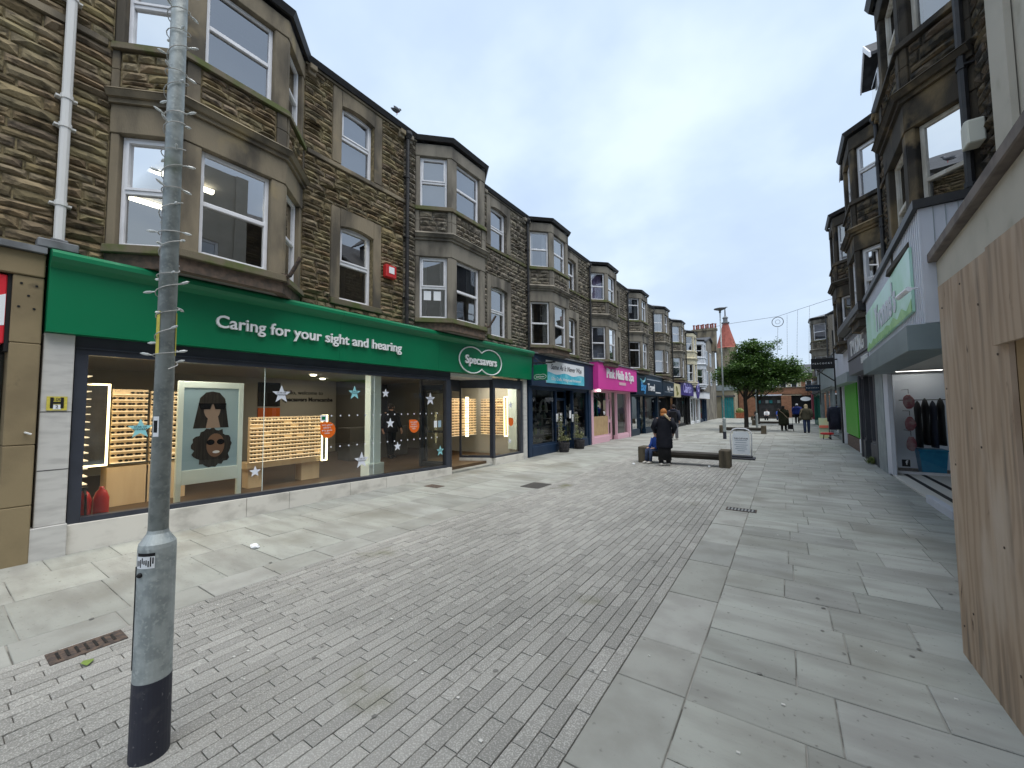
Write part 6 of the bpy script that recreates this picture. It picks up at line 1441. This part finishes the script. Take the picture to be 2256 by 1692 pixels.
# church spire
t = thing('church_tower', (-7.8, 76, 0), 'church tower with red tiled spire and tall finial behind the rooftops', 'church')
obj('tower', G().box(-9.2, -6.4, 74.6, 77.4, -.02, 11.2), 'dressed_warm', t)
obj('spire', G().lathe([(1.75, 0), (1.55, .15), (.75, 2.9), (.42, 4.3)], (-7.8, 76, 11.2), 8), 'tile_red', t)
obj('spire_cap', G().lathe([(.6, 0), (.62, .2), (.36, .3), (.34, .8), (.45, .9), (.45, 1.0), (.12, 1.3), (.1, 2.3), (.02, 2.6)], (-7.8, 76, 15.4), 10), 'lead', t)
obj('finial', G().box(-8.2, -7.4, 75.97, 76.03, 18.1, 18.22), 'iron_black', t)
# low tan building with teal front
t = thing('low_building', (-6, 62, 0), 'low tan building with grey roof edge and teal shopfront beyond the terrace', 'building')
obj('wall', G().box(-12, -5.4, 59.5, 70, -.02, 3.6), 'tan_render', t); obj('parapet', G().box(-12.1, -5.3, 59.4, 70, 3.602, 4.3), 'clad_grey', t)
for k in range(5): obj('teal_panel', G().box(-6.9+k*.28, -6.65+k*.28, 59.42, 59.48, 0, 2.7), 'teal_paint', t)
obj('awning', G().box(-8, -5.3, 59.2, 59.42, 2.75, 2.95), 'slate', t)
t = thing('planter_box', (-4.9, 60, 0), 'terracotta planter box in front of the low tan building', 'planter')
obj('box', G().hexa([(-5.2, 58.6, 0), (-4.4, 58.6, 0), (-4.4, 59.2, 0), (-5.2, 59.2, 0), (-5.3, 58.5, .7), (-4.3, 58.5, .7), (-4.3, 59.3, .7), (-5.3, 59.3, .7)]), 'terracotta', t); obj('shrub', G().ball((-4.8, 58.9, .9), (.4, .3, .4), 10, 7, .2), 'weed', t)
# brick arcade building closing the street
t = thing('brick_building', (0, 66, 0), 'brick building with dark entrances and pale lintel closing the street', 'building')
obj('wall', G().box(-5.3, -3.6, 64, 70, -.02, 3.5), 'brick_far', t)
for x0, x1 in ((-3.6, -3.2), (-.4, .7), (3.2, 6)): obj('pier', G().box(x0, x1, 64, 64.6, -.02, 2.9), 'brick_far', t)
obj('entrance', G().box(-3.2, -.4, 64.8, 65, -.02, 2.9), 'room_dark', t); obj('entrance', G().box(.7, 3.2, 64.8, 65, -.02, 2.9), 'black', t)
obj('lintel', G().box(-3.6, -.3, 63.95, 64.5, 2.902, 3.05), 'clad_white', t); obj('upper_wall', G().box(-5.3, 6, 64.05, 70, 3.06, 3.9), 'brick_far', t); obj('coping', G().box(-5.4, 6.1, 63.95, 70, 3.902, 4.0), 'dressed_warm', t)
for k in range(6): obj('shop_sign', G().box(-3.1+k*.45, -2.75+k*.45, 64.7, 64.78, 1.9, 2.3), ['teal_paint', 'charcoal', 'grey_col'][k % 3], t)
obj('hanging_sign', G().lathe([(.55, 0), (.55, .05)], (0, 0, 0), 16, 1, .5).xf(basis((2.2, 63.9, 2.4), (1, 0, 0), (0, 0, 1))), 'white_sign', t)
t = thing('maroon_kiosk', (3.2, 60, 0), 'maroon shop corner with white stripes at the street end', 'shop')
obj('wall', G().box(2.6, 4.5, 58, 60, -.02, 3), 'maroon', t)
for z in (.5, .9, 1.3): obj('stripe', G().box(2.9, 3.3, 57.98, 57.997, z, z+.15), 'white_sign', t)
t = thing('cream_house', (2, 80, 0), 'cream and brick house with bay windows rising behind the brick building', 'building')
obj('wall', G().box(-1.0, 2.2, 78, 84, -.02, 6.6), 'stone_cream', t); obj('wall', G().box(2.22, 6, 78, 84, -.02, 6.2), 'brick_far', t)
obj('roof', G().prism([(-1.2, 77.8, 6.55), (-1.2, 84.2, 6.55), (-1.2, 81, 8.2)], (7.4, 0, 0)), 'slate', t)
wins(t, [(-.6, .3, 3.9, 5.3), (.9, 1.7, 3.9, 5.3), (2.8, 3.6, 4.2, 5.5), (4.2, 5, 4.2, 5.5)], Y=78)
t = thing('terrace_block', (-20, 66, 0), 'plain tan block filling behind the low building', 'building')
obj('wall', G().box(-30, -12.2, 58, 75, -.02, 6), 'tan_render', t)
t = thing('right_block', (9, 55, 0), 'grey block behind the dark green shop', 'building')
obj('wall', G().box(2.9, 14, 46, 64, -.02, 4.2), 'clad_grey', t); obj('parapet', G().box(2.85, 14.1, 45.9, 64, 4.202, 4.4), 'lead', t)
